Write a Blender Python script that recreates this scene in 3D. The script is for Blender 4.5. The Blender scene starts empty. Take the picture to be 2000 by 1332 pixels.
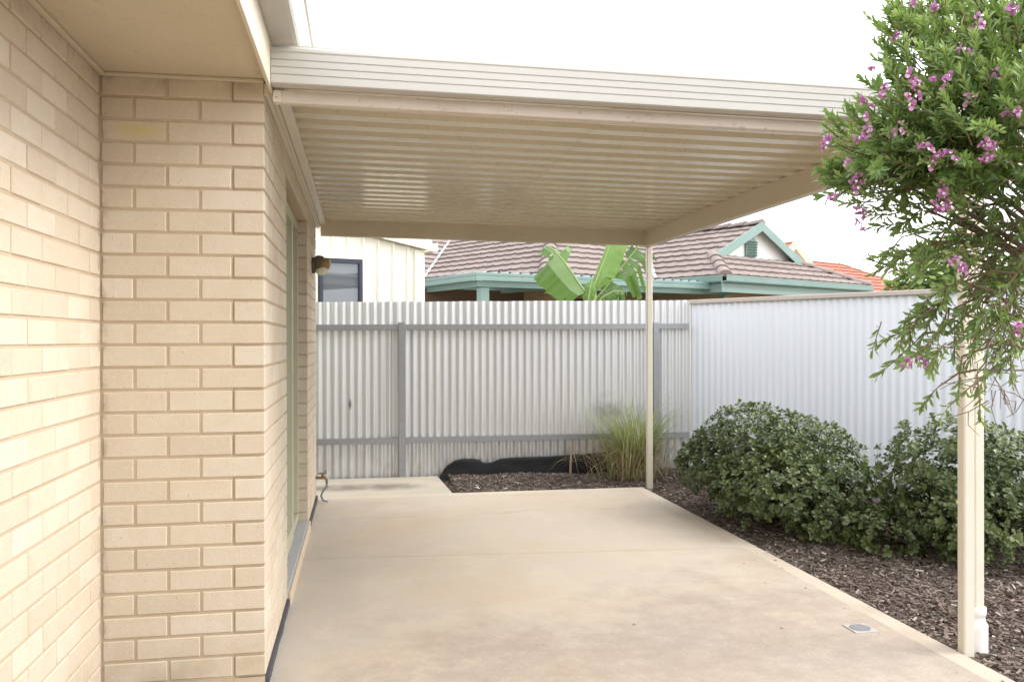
import bpy, bmesh, math, random
from math import sin, cos, pi, radians, sqrt, atan2, tan
from mathutils import Vector as V, Matrix, noise
random.seed(7)
S = bpy.context.scene
COL = S.collection
R = random.uniform

# ------------------------------------------------------------------ camera
CAMZ = 1.345
F = 1689.0
cr = V((0.98495, -0.17284, -0.00229)); cu = V((0.00257, 0.00138, 1.0)).normalized()
cf = V((0.17284, 0.98495, -0.0018)).normalized()
cd = bpy.data.cameras.new('camera'); cam = bpy.data.objects.new('camera', cd); COL.objects.link(cam)
cd.sensor_width = 36; cd.lens = 36 * F / 2000; cd.clip_end = 3000; cd.clip_start = 0.05
M3 = Matrix((cr, cu, -cf)).transposed()
cam.matrix_world = Matrix.Translation((0, 0, CAMZ)) @ M3.to_4x4()
S.camera = cam

def at(px, py, d):
    """point seen at photo pixel (px, py) at depth d in front of the camera"""
    return V((0, 0, CAMZ)) + (cf + cr * ((px - 1000) / F) - cu * ((py - 666) / F)) * d

# ------------------------------------------------------------------ mesh helper
class MB:
    def __init__(s): s.v = []; s.f = []; s.t = []; s.mi = []
    def add(s, vs, fs, t=0.5, mi=0):
        b = len(s.v); s.v.extend([tuple(p) for p in vs])
        for f in fs: s.f.append(tuple(i + b for i in f)); s.t.append(t); s.mi.append(mi)
    def box(s, x0, x1, y0, y1, z0, z1, t=0.5, mi=0):
        vs = [(x, y, z) for z in (z0, z1) for y in (y0, y1) for x in (x0, x1)]
        s.add(vs, [(0,2,3,1),(4,5,7,6),(0,1,5,4),(2,6,7,3),(0,4,6,2),(1,3,7,5)], t, mi)
    def cbox(s, x0, x1, y0, y1, z0, z1, c=0.004, t=0.5, mi=0):
        """box with chamfered edges"""
        A = ((x0, x1), (y0, y1), (z0, z1)); b = {}; vs = []
        for k in range(8):
            q = [(k >> i) & 1 for i in range(3)]
            for ax in range(3):
                p = []
                for i in range(3):
                    e = A[i][q[i]]
                    p.append(e if i == ax else e + (c if q[i] == 0 else -c))
                b[(k, ax)] = len(vs); vs.append(p)
        fs = []
        for ax in range(3):
            o = [i for i in range(3) if i != ax]
            for sd in (0, 1):
                ks = []
                for (u, w) in ((0,0),(1,0),(1,1),(0,1)):
                    k = sd << ax | u << o[0] | w << o[1]; ks.append(b[(k, ax)])
                fs.append(tuple(ks))
            # edges parallel to ax
            for u in (0, 1):
                for w in (0, 1):
                    k0 = u << o[0] | w << o[1]; k1 = k0 | 1 << ax
                    fs.append((b[(k0, o[0])], b[(k1, o[0])], b[(k1, o[1])], b[(k0, o[1])]))
        for k in range(8): fs.append((b[(k, 0)], b[(k, 1)], b[(k, 2)]))
        s.add(vs, fs, t, mi)
    def obox(s, p, ax, ay, az, t=0.5, mi=0):
        """oriented box: corner p, three edge vectors"""
        p, ax, ay, az = V(p), V(ax), V(ay), V(az)
        vs = [p + ax*i + ay*j + az*k for k in (0,1) for j in (0,1) for i in (0,1)]
        s.add(vs, [(0,2,3,1),(4,5,7,6),(0,1,5,4),(2,6,7,3),(0,4,6,2),(1,3,7,5)], t, mi)
    def tube(s, pts, rad, n=8, t=0.5, cap=True, mi=0):
        pts = [V(p) for p in pts]
        if not isinstance(rad, (list, tuple)): rad = [rad] * len(pts)
        vs = []; fs = []; up = None
        for i, p in enumerate(pts):
            d = (pts[min(i+1, len(pts)-1)] - pts[max(i-1, 0)])
            d = d.normalized() if d.length > 1e-9 else V((0,0,1))
            if up is None:
                up = V((0,0,1)) if abs(d.z) < .9 else V((1,0,0))
            a = d.cross(up)
            if a.length < 1e-6: a = d.cross(V((0,1,0)))
            a.normalize(); b = d.cross(a).normalized(); up = a.cross(d)
            for k in range(n):
                g = 2*pi*k/n; vs.append(p + (a*cos(g) + b*sin(g)) * rad[i])
        for i in range(len(pts)-1):
            for k in range(n):
                k2 = (k+1) % n; fs.append((i*n+k, i*n+k2, (i+1)*n+k2, (i+1)*n+k))
        if cap: fs.append(tuple(range(n-1, -1, -1))); fs.append(tuple((len(pts)-1)*n + k for k in range(n)))
        s.add(vs, fs, t, mi)
    def sweep(s, prof, p0, p1, u, w, t=0.5, closed=True, caps=True, mi=0):
        """profile [(a, b)] in axes u, w swept from p0 to p1"""
        p0, p1, u, w = V(p0), V(p1), V(u), V(w); n = len(prof)
        vs = [p0 + u*a + w*b for a, b in prof] + [p1 + u*a + w*b for a, b in prof]
        fs = [(i, (i+1) % n, n + (i+1) % n, n + i) for i in range(n if closed else n-1)]
        if caps and closed: fs += [tuple(range(n-1, -1, -1)), tuple(range(n, 2*n))]
        s.add(vs, fs, t, mi)
    def lathe(s, c, prof, n=16, axis=V((0,0,1)), t=0.5, mi=0):
        axis = V(axis).normalized(); a = axis.orthogonal().normalized(); b = axis.cross(a); c = V(c)
        vs = []; fs = []
        for r, h in prof:
            for k in range(n):
                g = 2*pi*k/n; vs.append(c + axis*h + (a*cos(g)+b*sin(g))*max(r, 1e-4))
        for i in range(len(prof)-1):
            for k in range(n):
                k2 = (k+1) % n; fs.append((i*n+k, i*n+k2, (i+1)*n+k2, (i+1)*n+k))
        s.add(vs, fs, t, mi)
    def leaf(s, p, d, nrm, L, W, t=0.5, fold=0.25, droop=0.15, wide=0.5, mi=0):
        """leaf from p along d with upper side nrm; 8 verts"""
        d = d.normalized(); sd = d.cross(nrm)
        if sd.length < 1e-5: sd = d.orthogonal()
        sd.normalize(); n = sd.cross(d).normalized(); W *= .5
        def q(a, b, h): return p + d*(L*a) + sd*(W*b) + n*(h*L)
        w1 = .62 if wide < .6 else .5; w2 = .8 if wide < .6 else 1.0
        vs = [q(0,0,0), q(.3,-w1 if wide<.6 else -w1,fold*.12), q(.3,0,0), q(.3,w1,fold*.12),
              q(.66,-w2,fold*.14-droop*.3), q(.68,0,-droop*.3), q(.66,w2,fold*.14-droop*.3), q(1,0,-droop)]
        if wide >= .6:
            vs[7] = q(.98,0,-droop*.7); vs += [q(.92,-.6,-droop*.6), q(.92,.6,-droop*.6)]
            fs = [(0,2,1),(0,3,2),(1,2,5,4),(2,3,6,5),(4,5,7,8),(5,6,9,7)]
        else:
            fs = [(0,2,1),(0,3,2),(1,2,5,4),(2,3,6,5),(4,5,7),(5,6,7)]
        s.add(vs, fs, t, mi)
    def build(s, name, mat, parent=None, smooth=False, base=None):
        me = bpy.data.meshes.new(name)
        org = V((0,0,0)) if base is None else V(base)
        if parent is not None: org = worldloc(parent)
        me.from_pydata([tuple(V(p) - org) for p in s.v], [], s.f)
        a = me.attributes.new('tint', 'FLOAT', 'FACE'); a.data.foreach_set('value', s.t)
        mats = mat if isinstance(mat, (list, tuple)) else [mat]
        for m in mats: me.materials.append(m)
        if len(mats) > 1: me.polygons.foreach_set('material_index', s.mi)
        bm = bmesh.new(); bm.from_mesh(me); bmesh.ops.recalc_face_normals(bm, faces=bm.faces) if s.fixn else None
        bm.to_mesh(me); bm.free()
        if smooth: me.polygons.foreach_set('use_smooth', [True]*len(me.polygons))
        me.update()
        o = bpy.data.objects.new(name, me); COL.objects.link(o)
        if parent is not None: o.parent = parent
        else: o.location = org
        return o
    fixn = True

def worldloc(o):
    l = V((0,0,0))
    while o is not None: l = l + o.location; o = o.parent
    return l

def thing(name, label, cat, loc=(0,0,0), group=None):
    o = bpy.data.objects.new(name, None); COL.objects.link(o); o.location = loc
    o.empty_display_size = .2; o['label'] = label; o['category'] = cat
    if group: o['group'] = group
    return o
def tag(o, label, cat, group=None, kind=None):
    o['label'] = label; o['category'] = cat
    if group: o['group'] = group
    if kind: o['kind'] = kind
    return o
def struct(o, kind='structure'): o['kind'] = kind; return o

# ------------------------------------------------------------------ materials
class Mat:
    def __init__(s, name, rough=.6, spec=.5, metal=0):
        s.m = bpy.data.materials.new(name); s.m.use_nodes = True; s.nt = s.m.node_tree
        s.b = s.nt.nodes['Principled BSDF']; s.o = s.nt.nodes['Material Output']
        s.b.inputs['Roughness'].default_value = rough; s.b.inputs['Metallic'].default_value = metal
        s.b.inputs['Specular IOR Level'].default_value = spec
        s.tc = s.n('ShaderNodeTexCoord')
    def n(s, t, **k):
        x = s.nt.nodes.new(t)
        for a, b in k.items(): setattr(x, a, b)
        return x
    def l(s, a, b): s.nt.links.new(a, b)
    def noise(s, scale, detail=4, rough=.55, sc=None, dist=0.0):
        x = s.n('ShaderNodeTexNoise'); x.inputs['Scale'].default_value = scale
        x.inputs['Detail'].default_value = detail; x.inputs['Roughness'].default_value = rough
        x.inputs['Distortion'].default_value = dist
        if sc:
            mp = s.n('ShaderNodeMapping'); mp.inputs['Scale'].default_value = sc
            s.l(s.tc.outputs['Object'], mp.inputs['Vector']); s.l(mp.outputs[0], x.inputs['Vector'])
        else: s.l(s.tc.outputs['Object'], x.inputs['Vector'])
        return x.outputs['Fac']
    def ramp(s, fac, stops, interp='LINEAR'):
        r = s.n('ShaderNodeValToRGB'); r.color_ramp.interpolation = interp; e = r.color_ramp.elements
        while len(e) < len(stops): e.new(.5)
        for x, (p, c) in zip(e, stops): x.position = p; x.color = (*c, 1) if len(c) == 3 else c
        s.l(fac, r.inputs[0]); return r.outputs[0]
    def mix(s, a, b, fac, mode='MIX'):
        x = s.n('ShaderNodeMix', data_type='RGBA', blend_type=mode)
        for sock, v in ((x.inputs['Factor'], fac), (x.inputs['A'], a), (x.inputs['B'], b)):
            if hasattr(v, 'is_output'): s.l(v, sock)
            elif isinstance(v, (int, float)): sock.default_value = v
            else: sock.default_value = (*v, 1)
        return x.outputs['Result']
    def tint(s):
        a = s.n('ShaderNodeAttribute', attribute_name='tint'); return a.outputs['Fac']
    def math(s, op, a, b=0.0, clamp=False):
        x = s.n('ShaderNodeMath', operation=op, use_clamp=clamp)
        for i, v in enumerate((a, b)):
            if hasattr(v, 'is_output'): s.l(v, x.inputs[i])
            else: x.inputs[i].default_value = v
        return x.outputs[0]
    def xyz(s):
        x = s.n('ShaderNodeSeparateXYZ'); s.l(s.tc.outputs['Object'], x.inputs[0]); return x.outputs
    def mask(s, v, lo, hi):
        x = s.n('ShaderNodeMapRange', interpolation_type='SMOOTHSTEP'); s.l(v, x.inputs[0])
        x.inputs[1].default_value = lo; x.inputs[2].default_value = hi; return x.outputs[0]
    def col(s, c):
        if hasattr(c, 'is_output'): s.l(c, s.b.inputs['Base Color'])
        else: s.b.inputs['Base Color'].default_value = (*c, 1)
        return s
    def rough(s, v): s.l(v, s.b.inputs['Roughness']); return s
    def bump(s, h, dist=.003, st=.6):
        x = s.n('ShaderNodeBump'); x.inputs['Distance'].default_value = dist; x.inputs['Strength'].default_value = st
        s.l(h, x.inputs['Height']); s.l(x.outputs[0], s.b.inputs['Normal']); return s
    def translucent(s, c, f=.3):
        t = s.n('ShaderNodeBsdfTranslucent'); mx = s.n('ShaderNodeMixShader'); mx.inputs[0].default_value = f
        if hasattr(c, 'is_output'): s.l(c, t.inputs[0])
        else: t.inputs[0].default_value = (*c, 1)
        s.l(s.b.outputs[0], mx.inputs[1]); s.l(t.outputs[0], mx.inputs[2]); s.l(mx.outputs[0], s.o.inputs[0]); return s

def m_brick():
    m = Mat('cream_brick', .85, .25)
    base = m.ramp(m.tint(), [(0, (.54,.46,.36)), (.3, (.59,.51,.405)), (.5, (.57,.485,.38)), (.75, (.595,.525,.42)), (1, (.62,.55,.45))])
    c = m.mix(base, (.51,.41,.30), m.ramp(m.noise(9, 5), [(.45, (0,0,0)), (.8, (.45,)*3)]))
    # small fired pits and drag marks
    c = m.mix(c, (.30,.20,.13), m.ramp(m.noise(150, 2, .5, (1,1,.7)), [(.66, (0,0,0)), (.74, (.75,)*3)]))
    c = m.mix(c, (.72,.62,.50), m.ramp(m.noise(60, 3), [(.55, (0,0,0)), (.75, (.4,)*3)]))
    # one yellowed brick near the soffit
    x, y, z = m.xyz()
    dx = m.math('MULTIPLY', m.math('ADD', x, -.135), 9); dz = m.math('MULTIPLY', m.math('ADD', z, -2.142), 26)
    rr = m.math('ADD', m.math('MULTIPLY', dx, dx), m.math('MULTIPLY', dz, dz))
    k = m.math('MULTIPLY', m.math('SUBTRACT', 1.0, rr, True), m.mask(y, -.06, -.02))
    c = m.mix(c, (.57,.48,.24), m.math('MULTIPLY', k, m.mask(m.noise(30), .2, .6)))
    # noise-broken darkening under the soffit and in the inside corner
    dark_top = m.math('MULTIPLY', m.mask(z, 2.27, 2.36), m.mask(m.noise(7, 6, .7), .38, .68))
    dark_corner = m.math('MULTIPLY', m.math('MULTIPLY', m.math('SUBTRACT', 1.0, m.mask(m.math('ABSOLUTE', x), .0, .035)), m.mask(y, -.05, -.01)), m.mask(m.noise(9, 5, .7), .45, .62))
    c = m.mix(c, (.17,.13,.09), m.math('MULTIPLY', m.math('MAXIMUM', dark_top, dark_corner), .55))
    # rain splash at the foot
    c = m.mix(c, (.42,.33,.22), m.math('MULTIPLY', m.math('SUBTRACT', 1.0, m.mask(z, .05, .32)), m.math('MULTIPLY', m.mask(m.noise(6, 5, .7), .35, .7), .6)))
    m.col(c); m.bump(m.math('ADD', m.noise(110, 4), m.math('MULTIPLY', m.noise(18, 3), .6)), .003, .35); return m.m
def m_mortar():
    m = Mat('tan_mortar', .95, .1)
    m.col(m.mix((.45,.355,.25), (.54,.44,.325), m.noise(14, 5))); m.bump(m.noise(200, 3), .002, .5); return m.m
def m_paint(name, c, c2, rough=.4, dirt=None, spec=.5, sc=None, bump=.0006):
    m = Mat(name, rough, spec)
    k = m.mix(c, c2, m.ramp(m.noise(2.2, 5, .6, sc), [(.35, (0,0,0)), (.7, (1,1,1))]))
    if dirt: k = m.mix(k, dirt, m.ramp(m.noise(38, 4, .6), [(.60, (0,0,0)), (.76, (.7,)*3)]))
    m.col(k); m.bump(m.noise(60, 2), bump, .4); return m.m
def m_concrete():
    m = Mat('patio_concrete', .8, .25)
    c = m.mix((.50,.43,.35), (.475,.42,.35), m.ramp(m.noise(.9, 4, .55, None, .6), [(.35, (0,0,0)), (.66, (1,1,1))]))
    c = m.mix(c, (.54,.475,.385), m.ramp(m.noise(2.1, 5, .6, (1.4,.8,1), .8), [(.5, (0,0,0)), (.72, (.8,)*3)]))
    c = m.mix(c, (.47,.365,.255), m.ramp(m.noise(1.1, 7, .62, (1,1.15,1), .4), [(.46, (0,0,0)), (.72, (.7,)*3)]))
    x, y, z = m.xyz()
    # damp brown area toward the near right corner, grey worn patches beside the wall
    w = m.math('ADD', m.math('MULTIPLY', y, -1), m.math('ADD', m.math('MULTIPLY', x, .35), m.math('MULTIPLY', m.noise(1.5, 5, .6), 2.2)))
    c = m.mix(c, (.30,.245,.205), m.math('MULTIPLY', m.mask(w, -3.3, -2.1), m.math('MULTIPLY', m.mask(m.noise(6, 8, .8), .05, .7), .8)))
    g = m.math('ADD', m.math('MULTIPLY', x, -1), m.math('MULTIPLY', m.noise(2.4, 5, .6), 1.6))
    c = m.mix(c, (.39,.37,.34), m.math('MULTIPLY', m.mask(g, .6, 1.2), .5))
    # hairline drag marks from the trowel, speckle
    c = m.mix(c, (.42,.33,.26), m.ramp(m.noise(6, 8, .75, (.7,1.4,1), .3), [(.56, (0,0,0)), (.74, (.4,)*3)]))
    c = m.mix(c, (.34,.26,.20), m.ramp(m.noise(170, 2), [(.56, (0,0,0)), (.72, (.55,)*3)]))
    c = m.mix(c, (.62,.56,.47), m.ramp(m.noise(95, 3), [(.58, (0,0,0)), (.72, (.45,)*3)]))
    # pale steel-trowelled border along the free edges
    eb = m.math('MAXIMUM', m.mask(x, 2.425, 2.437), m.mask(y, 7.44, 7.452))
    eb = m.math('MULTIPLY', eb, m.mask(m.noise(3, 4), .25, .6))
    c = m.mix(c, (.60,.525,.415), m.math('MULTIPLY', eb, .5))
    # dark tide line left by water across the far end
    t = m.math('ABSOLUTE', m.math('ADD', m.math('ADD', y, -6.62), m.math('MULTIPLY', m.math('ADD', m.noise(1.1, 3), -.5), .55)))
    c = m.mix(c, (.40,.32,.27), m.math('MULTIPLY', m.math('SUBTRACT', 1.0, m.mask(t, .0, .06)), m.math('MULTIPLY', m.mask(m.noise(2.1, 3), .42, .6), .55)))
    m.col(c); m.rough(m.ramp(m.noise(3, 4), [(.3, (.62,)*3), (.7, (.85,)*3)])); m.bump(m.math('ADD', m.noise(120, 4), m.math('MULTIPLY', m.noise(12, 4), 1.5)), .002, .5); return m.m
def m_path():
    m = Mat('path_concrete', .85, .2)
    c = m.mix((.50,.455,.37), (.43,.39,.32), m.ramp(m.noise(2.5, 5), [(.35, (0,0,0)), (.7, (1,1,1))]))
    x, y, z = m.xyz()
    t = m.math('ABSOLUTE', m.math('ADD', m.math('ADD', y, -8.05), m.math('MULTIPLY', m.math('ADD', m.noise(1.6, 4), -.5), .35)))
    k = m.math('MULTIPLY', m.math('SUBTRACT', 1.0, m.mask(t, .02, .26)), m.math('MULTIPLY', m.mask(m.noise(4, 5), .2, .55), m.math('SUBTRACT', 1.0, m.mask(x, .35, .7))))
    c = m.mix(c, (.17,.14,.115), m.math('MULTIPLY', k, .8))
    m.col(c); m.bump(m.noise(90, 4), .002, .5); return m.m
def m_zinc(name, a, b, rough=.42, metal=.35, streak=.5, mark=False):
    m = Mat(name, rough, .5, metal)
    c = m.mix(a, b, m.ramp(m.noise(1.3, 5, .6, (6,6,.6)), [(.3, (0,0,0)), (.72, (1,1,1))]))
    c = m.mix(c, tuple(v*.62 for v in a), m.ramp(m.noise(7, 5, .7, (3,3,.35)), [(.6, (0,0,0)), (.8, (streak,)*3)]))
    if mark:
        x, y, z = m.xyz()
        c = m.mix(c, (.30,.26,.22), m.math('MULTIPLY', m.math('SUBTRACT', 1.0, m.mask(z, .0, .42)), m.math('MULTIPLY', m.mask(m.noise(3, 6, .7, (5,5,1.2)), .40, .66), .4)))
        a1 = m.math('MULTIPLY', m.math('ADD', x, 1.600), 55); a2 = m.math('MULTIPLY', m.math('ADD', z, -.713), 16)
        k = m.math('SUBTRACT', 1.0, m.math('ADD', m.math('MULTIPLY', a1, a1), m.math('MULTIPLY', a2, a2)), True)
        c = m.mix(c, (.09,.08,.075), m.math('MULTIPLY', k, .9))
        b1 = m.math('MULTIPLY', m.math('ADD', x, -1.02), 5); b2 = m.math('MULTIPLY', m.math('ADD', z, -.62), 5)
        k = m.math('SUBTRACT', 1.0, m.math('ADD', m.math('MULTIPLY', b1, b1), m.math('MULTIPLY', b2, b2)), True)
        c = m.mix(c, (.26,.25,.25), m.math('MULTIPLY', k, m.math('MULTIPLY', m.mask(m.noise(6, 5), .35, .65), .7)))
    m.col(c); return m.m
def m_galv():
    m = Mat('galvanised_rail', .5, .5, .55)
    m.col(m.mix((.235,.24,.25), (.36,.365,.38), m.noise(22, 5, .7))); return m.m
def m_tint(name, stops, rough=.85, spec=.2, bump=None):
    m = Mat(name, rough, spec); m.col(m.ramp(m.tint(), stops))
    if bump: m.bump(m.noise(bump, 4), .004, .6)
    return m.m
def m_leaf(name, stops, rough=.4, spec=.5, tr=.3, trc=None):
    m = Mat(name, rough, spec)
    c = m.mix(m.ramp(m.tint(), stops), tuple(v*.55 for v in stops[len(stops)//2][1]), m.ramp(m.noise(14, 3), [(.4, (0,0,0)), (.7, (.4,)*3)]))
    m.col(c)
    if tr: m.translucent(m.mix(c, trc or (.30,.45,.05), .5), tr)
    return m.m
def m_tile(name, a, b, d):
    m = Mat(name, .75, .3)
    c = m.mix(m.ramp(m.tint(), [(0, a), (1, b)]), d, m.ramp(m.noise(5, 6, .65), [(.45, (0,0,0)), (.75, (.6,)*3)]))
    m.col(c); m.bump(m.noise(50, 4), .004, .5); return m.m
def m_glass(name, c=(.03,.035,.04), rough=.02):
    m = Mat(name, rough, .9); m.col(c); m.b.inputs['IOR'].default_value = 1.55; return m.m
def m_flat(name, c, rough=.6, metal=0, bumps=40):
    m = Mat(name, rough, .4, metal); m.col(m.mix(c, tuple(v*.8 for v in c), m.noise(bumps, 3))); return m.m

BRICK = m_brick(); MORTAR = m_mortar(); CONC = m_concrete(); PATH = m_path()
CREAM = m_paint('cream_painted_steel', (.60,.535,.415), (.56,.495,.38), .42, (.42,.34,.24))
CREAMROOF = m_paint('cream_roof_sheet', (.64,.575,.44), (.585,.52,.395), .19, (.40,.32,.22), sc=(.3,6,1))
SOFFIT = m_paint('soffit_board', (.56,.49,.36), (.52,.45,.33), .7, (.38,.30,.20))
DIRTY = m_paint('weathered_beam_paint', (.64,.565,.50), (.54,.46,.395), .5, (.22,.16,.12))
FASCIA = m_paint('cream_fascia_paint', (.64,.575,.455), (.59,.525,.41), .5, (.45,.36,.25))
GUTTER = m_paint('cream_gutter_paint', (.47,.457,.425), (.445,.432,.40), .3)
POSTM = m_paint('cream_post_paint', (.68,.635,.54), (.65,.60,.50), .35)
PVC = m_paint('white_pvc', (.82,.80,.77), (.78,.76,.72), .35)
WALLM = m_flat('door_frame_paint', (.50,.49,.36), .45)
GLASS = m_glass('dark_door_glass'); DGLASS = m_flat('dark_gap_pane', (.02,.022,.022), .55); SCREEN = m_flat('olive_fly_screen', (.33,.33,.23), .8, 0, 400); SGLASS = m_glass('shed_window_glass', (.10,.115,.13))  # DGLASS is matte near-black, painting in the shaded gap beside the panel
STEP = m_paint('grey_door_step', (.36,.37,.385), (.40,.405,.41), .7, (.28,.28,.28))
DAMP = m_flat('bitumen_strip', (.075,.075,.085), .7)
ZBACK = m_zinc('old_zincalume_sheet', (.63,.635,.65), (.69,.695,.705), .36, .5, .22, True)
ZSIDE = m_zinc('pale_zincalume_sheet', (.71,.745,.80), (.735,.77,.815), .6, .1, .12)
GALV = m_galv(); CAPM = m_flat('beige_capping_paint', (.52,.45,.405), .5)
SCREW = m_flat('zinc_screw', (.20,.20,.21), .4, .6)
BARK = m_tint('bark_chip', [(0, (.085,.066,.055)), (.45, (.165,.128,.106)), (.8, (.28,.225,.19)), (.93, (.42,.36,.31)), (1, (.64,.59,.53))], .9, .15)
SOIL = m_flat('mulch_soil', (.12,.094,.078), .95, 0, 30)
PLASTIC = m_flat('black_plastic', (.006,.006,.007), .7)
STAKE = m_flat('dry_wood', (.42,.32,.22), .8)
TILE = m_tile('brown_roof_tile', (.205,.165,.15), (.25,.20,.183), (.14,.112,.102))
OTILE = m_tile('orange_roof_tile', (.36,.125,.085), (.43,.16,.11), (.27,.09,.065))
TEAL = m_paint('teal_painted_steel', (.15,.235,.215), (.18,.265,.245), .45)
NWALL = m_flat('brown_house_brick', (.13,.085,.06), .9); NWALL2 = m_flat('tan_house_brick', (.36,.26,.16), .9)
WHITEP = m_flat('white_gable_paint', (.80,.78,.74), .6); DARK = m_flat('dark_shade_cloth', (.03,.03,.03), .8)
LEAD = m_flat('grey_flashing', (.36,.37,.39), .45, .4)
SHEDM = m_paint('cream_shed_sheet', (.72,.69,.585), (.70,.67,.565), .42)
NAVY = m_flat('navy_window_frame', (.03,.035,.055), .45)
YCREAM = m_flat('yellow_cream_barge', (.66,.57,.40), .5)

# ------------------------------------------------------------------ ground
m = Mat('yard_ground', .95, .1)
m.col(m.mix((.20,.165,.12), (.13,.125,.07), m.noise(.4, 6))); m.bump(m.noise(8, 5), .02, .5)
g = MB(); g.add([(-600,-600,-.16),(600,-600,-.16),(600,900,-.16),(-600,900,-.16)], [(0,1,2,3)])
struct(g.build('ground', m.m))

def bedz(x, y):
    z = -.032 + .028*noise.noise(V((x*2.3, y*2.3, 1.7))) + .012*noise.noise(V((x*9, y*9, 3)))
    if y > 7.45: z += .022*min(1, (y-7.45)/.9)
    if x > 2.6: z += .03*min(1, (x-2.6)/.8)
    if x < 2.62 and y < 7.62: z = min(z, -.022)
    if x < .86: z = -.06
    return z
BX0, BX1, BY0, BY1, BS = -.5, 7.0, -.5, 8.60, .05
nx, ny = int((BX1-BX0)/BS)+1, int((BY1-BY0)/BS)+1
g = MB(); P0 = V((3.42, 8.62, 0)); PD = V((.5, -.866, 0))
vs = [(BX0+i*BS, BY0+j*BS, bedz(BX0+i*BS, BY0+j*BS)) for j in range(ny) for i in range(nx)]
fs = []
for j in range(ny-1):
    for i in range(nx-1):
        x, y = BX0+(i+.5)*BS, BY0+(j+.5)*BS
        if (V((x,y,0))-P0).dot(V((.866,.5,0))) > .15: continue
        if x < 2.3 and y < 7.3: continue
        fs.append((j*nx+i, j*nx+i+1, (j+1)*nx+i+1, (j+1)*nx+i))
g.add(vs, fs); struct(g.build('garden_bed', SOIL, smooth=True))

# bark chips
g = MB(); g.fixn = False
def chip(x, y, z, L, W, t):
    a = R(0, 2*pi); e = R(-.35, .35); r = R(-.5, .5)
    d = V((cos(a)*cos(e), sin(a)*cos(e), sin(e))); sd = V((-sin(a), cos(a), r*.7)).normalized(); n = d.cross(sd).normalized()
    p = V((x, y, z)); th = R(.003, .008); w2 = R(.3, .9)
    vs = [p - d*L*.5 - sd*W*.5, p - d*L*.5 + sd*W*.5*w2, p + d*L*.5 + sd*W*.5, p + d*L*.5 - sd*W*.5*w2]
    vs = vs + [v + n*th for v in vs]
    g.add(vs, [(3,2,1,0),(4,5,6,7),(0,1,5,4),(1,2,6,5),(2,3,7,6),(3,0,4,7)], t)
def scatter(n, x0, x1, y0, y1, ok):
    k = 0
    while k < n:
        x, y = R(x0, x1), R(y0, y1)
        if not ok(x, y): continue
        k += 1
        q = random.random(); t = min(.9, max(0, random.gauss(.42, .24))) if q < .975 else R(.9, 1)
        s = random.choice((.6, .8, 1, 1, 1.5))
        chip(x, y, bedz(x, y) + R(.0, .016), R(.014, .040)*s, R(.005, .014)*s, t)
inside = lambda x, y: (V((x,y,0))-P0).dot(V((.866,.5,0))) < -.02
scatter(13000, 2.545, 4.4, 2.6, 5.2, lambda x, y: inside(x, y) and x < 2.545 + .9*(y-1.6))
scatter(7000, 2.545, 4.2, 5.0, 8.55, inside)
scatter(5600, .79, 2.62, 7.565, 8.56, lambda x, y: x > .81-.05*(y-7.55))
for x, y, L in ((1.05,7.78,.06),(1.28,7.66,.035)): chip(x, y, bedz(x,y)+.02, L, .022, 1.0)
tag(g.build('bark_mulch', BARK), 'brown bark chip mulch scattered over the garden beds', 'mulch', kind='stuff')

# ------------------------------------------------------------------ slab and path
def prism(pts, z0, z1, c=.006):
    """horizontal polygon slab with a chamfered top edge"""
    b = MB(); n = len(pts); P = [V((*p, 0)) for p in pts]; cen = sum(P, V((0,0,0)))/n
    ins = []
    for i in range(n):
        a, p, q = P[i-1], P[i], P[(i+1) % n]
        n1 = V((-(p-a).y, (p-a).x, 0)).normalized(); n2 = V((-(q-p).y, (q-p).x, 0)).normalized()
        bi = (n1+n2); bi = bi / max(.3, bi.length_squared) * 2
        ins.append(p + bi*c)
    vs = [(p.x,p.y,z0) for p in P] + [(p.x,p.y,z1-c) for p in P] + [(p.x,p.y,z1) for p in ins]
    fs = [tuple(range(n-1,-1,-1)), tuple(range(2*n, 3*n))]
    for i in range(n):
        j = (i+1) % n; fs += [(i,j,n+j,n+i), (n+i,n+j,2*n+j,2*n+i)]
    b.add(vs, fs); return b
JL, JR = 5.465, 5.232
b1 = prism([(-1.1,-2.2),(2.532,-2.2),(2.532,JR-.009),(-.43,JL-.009)], -.12, 0, .005)
b2 = prism([(-.43,JL+.009),(2.532,JR+.009),(2.532,7.552),(-.43,7.575)], -.12, 0, .005)
b1.add(b2.v, b2.f); b1.box(-.4, 2.5, 5.15, 5.55, -.11, -.025)
struct(b1.build('patio', CONC))
b3 = prism([(-.6,7.579),(.803,7.556),(.752,8.585),(-.6,8.585)], -.12, -.006, .006)
struct(b3.build('path', PATH))

g = MB(); g.fixn = False
for i in range(44):
    x, y = (R(-.3, 2.5), R(2.6, 7.5)) if i < 12 else (2.5 - abs(random.gauss(0, .18)), R(2.8, 7.5))
    if x < -.3: continue
    a = R(0, 6.28); L_ = R(.008, .022); d = V((cos(a), sin(a), 0)); e = V((-sin(a), cos(a), 0))*L_*R(.25,.45); p = V((x, y, .0015))
    g.add([p, p+d*L_*.5+e+V((0,0,.003)), p+d*L_+V((0,0,.001)), p+d*L_*.5-e+V((0,0,.003)), p+d*L_*.5+V((0,0,.0015))], [(0,4,1),(1,4,2),(2,4,3),(3,4,0)], R(.5,.85))
tag(g.build('leaf_litter', BARK), 'tiny dry leaf bits scattered over the concrete patio slab', 'leaf litter', kind='stuff')

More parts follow.
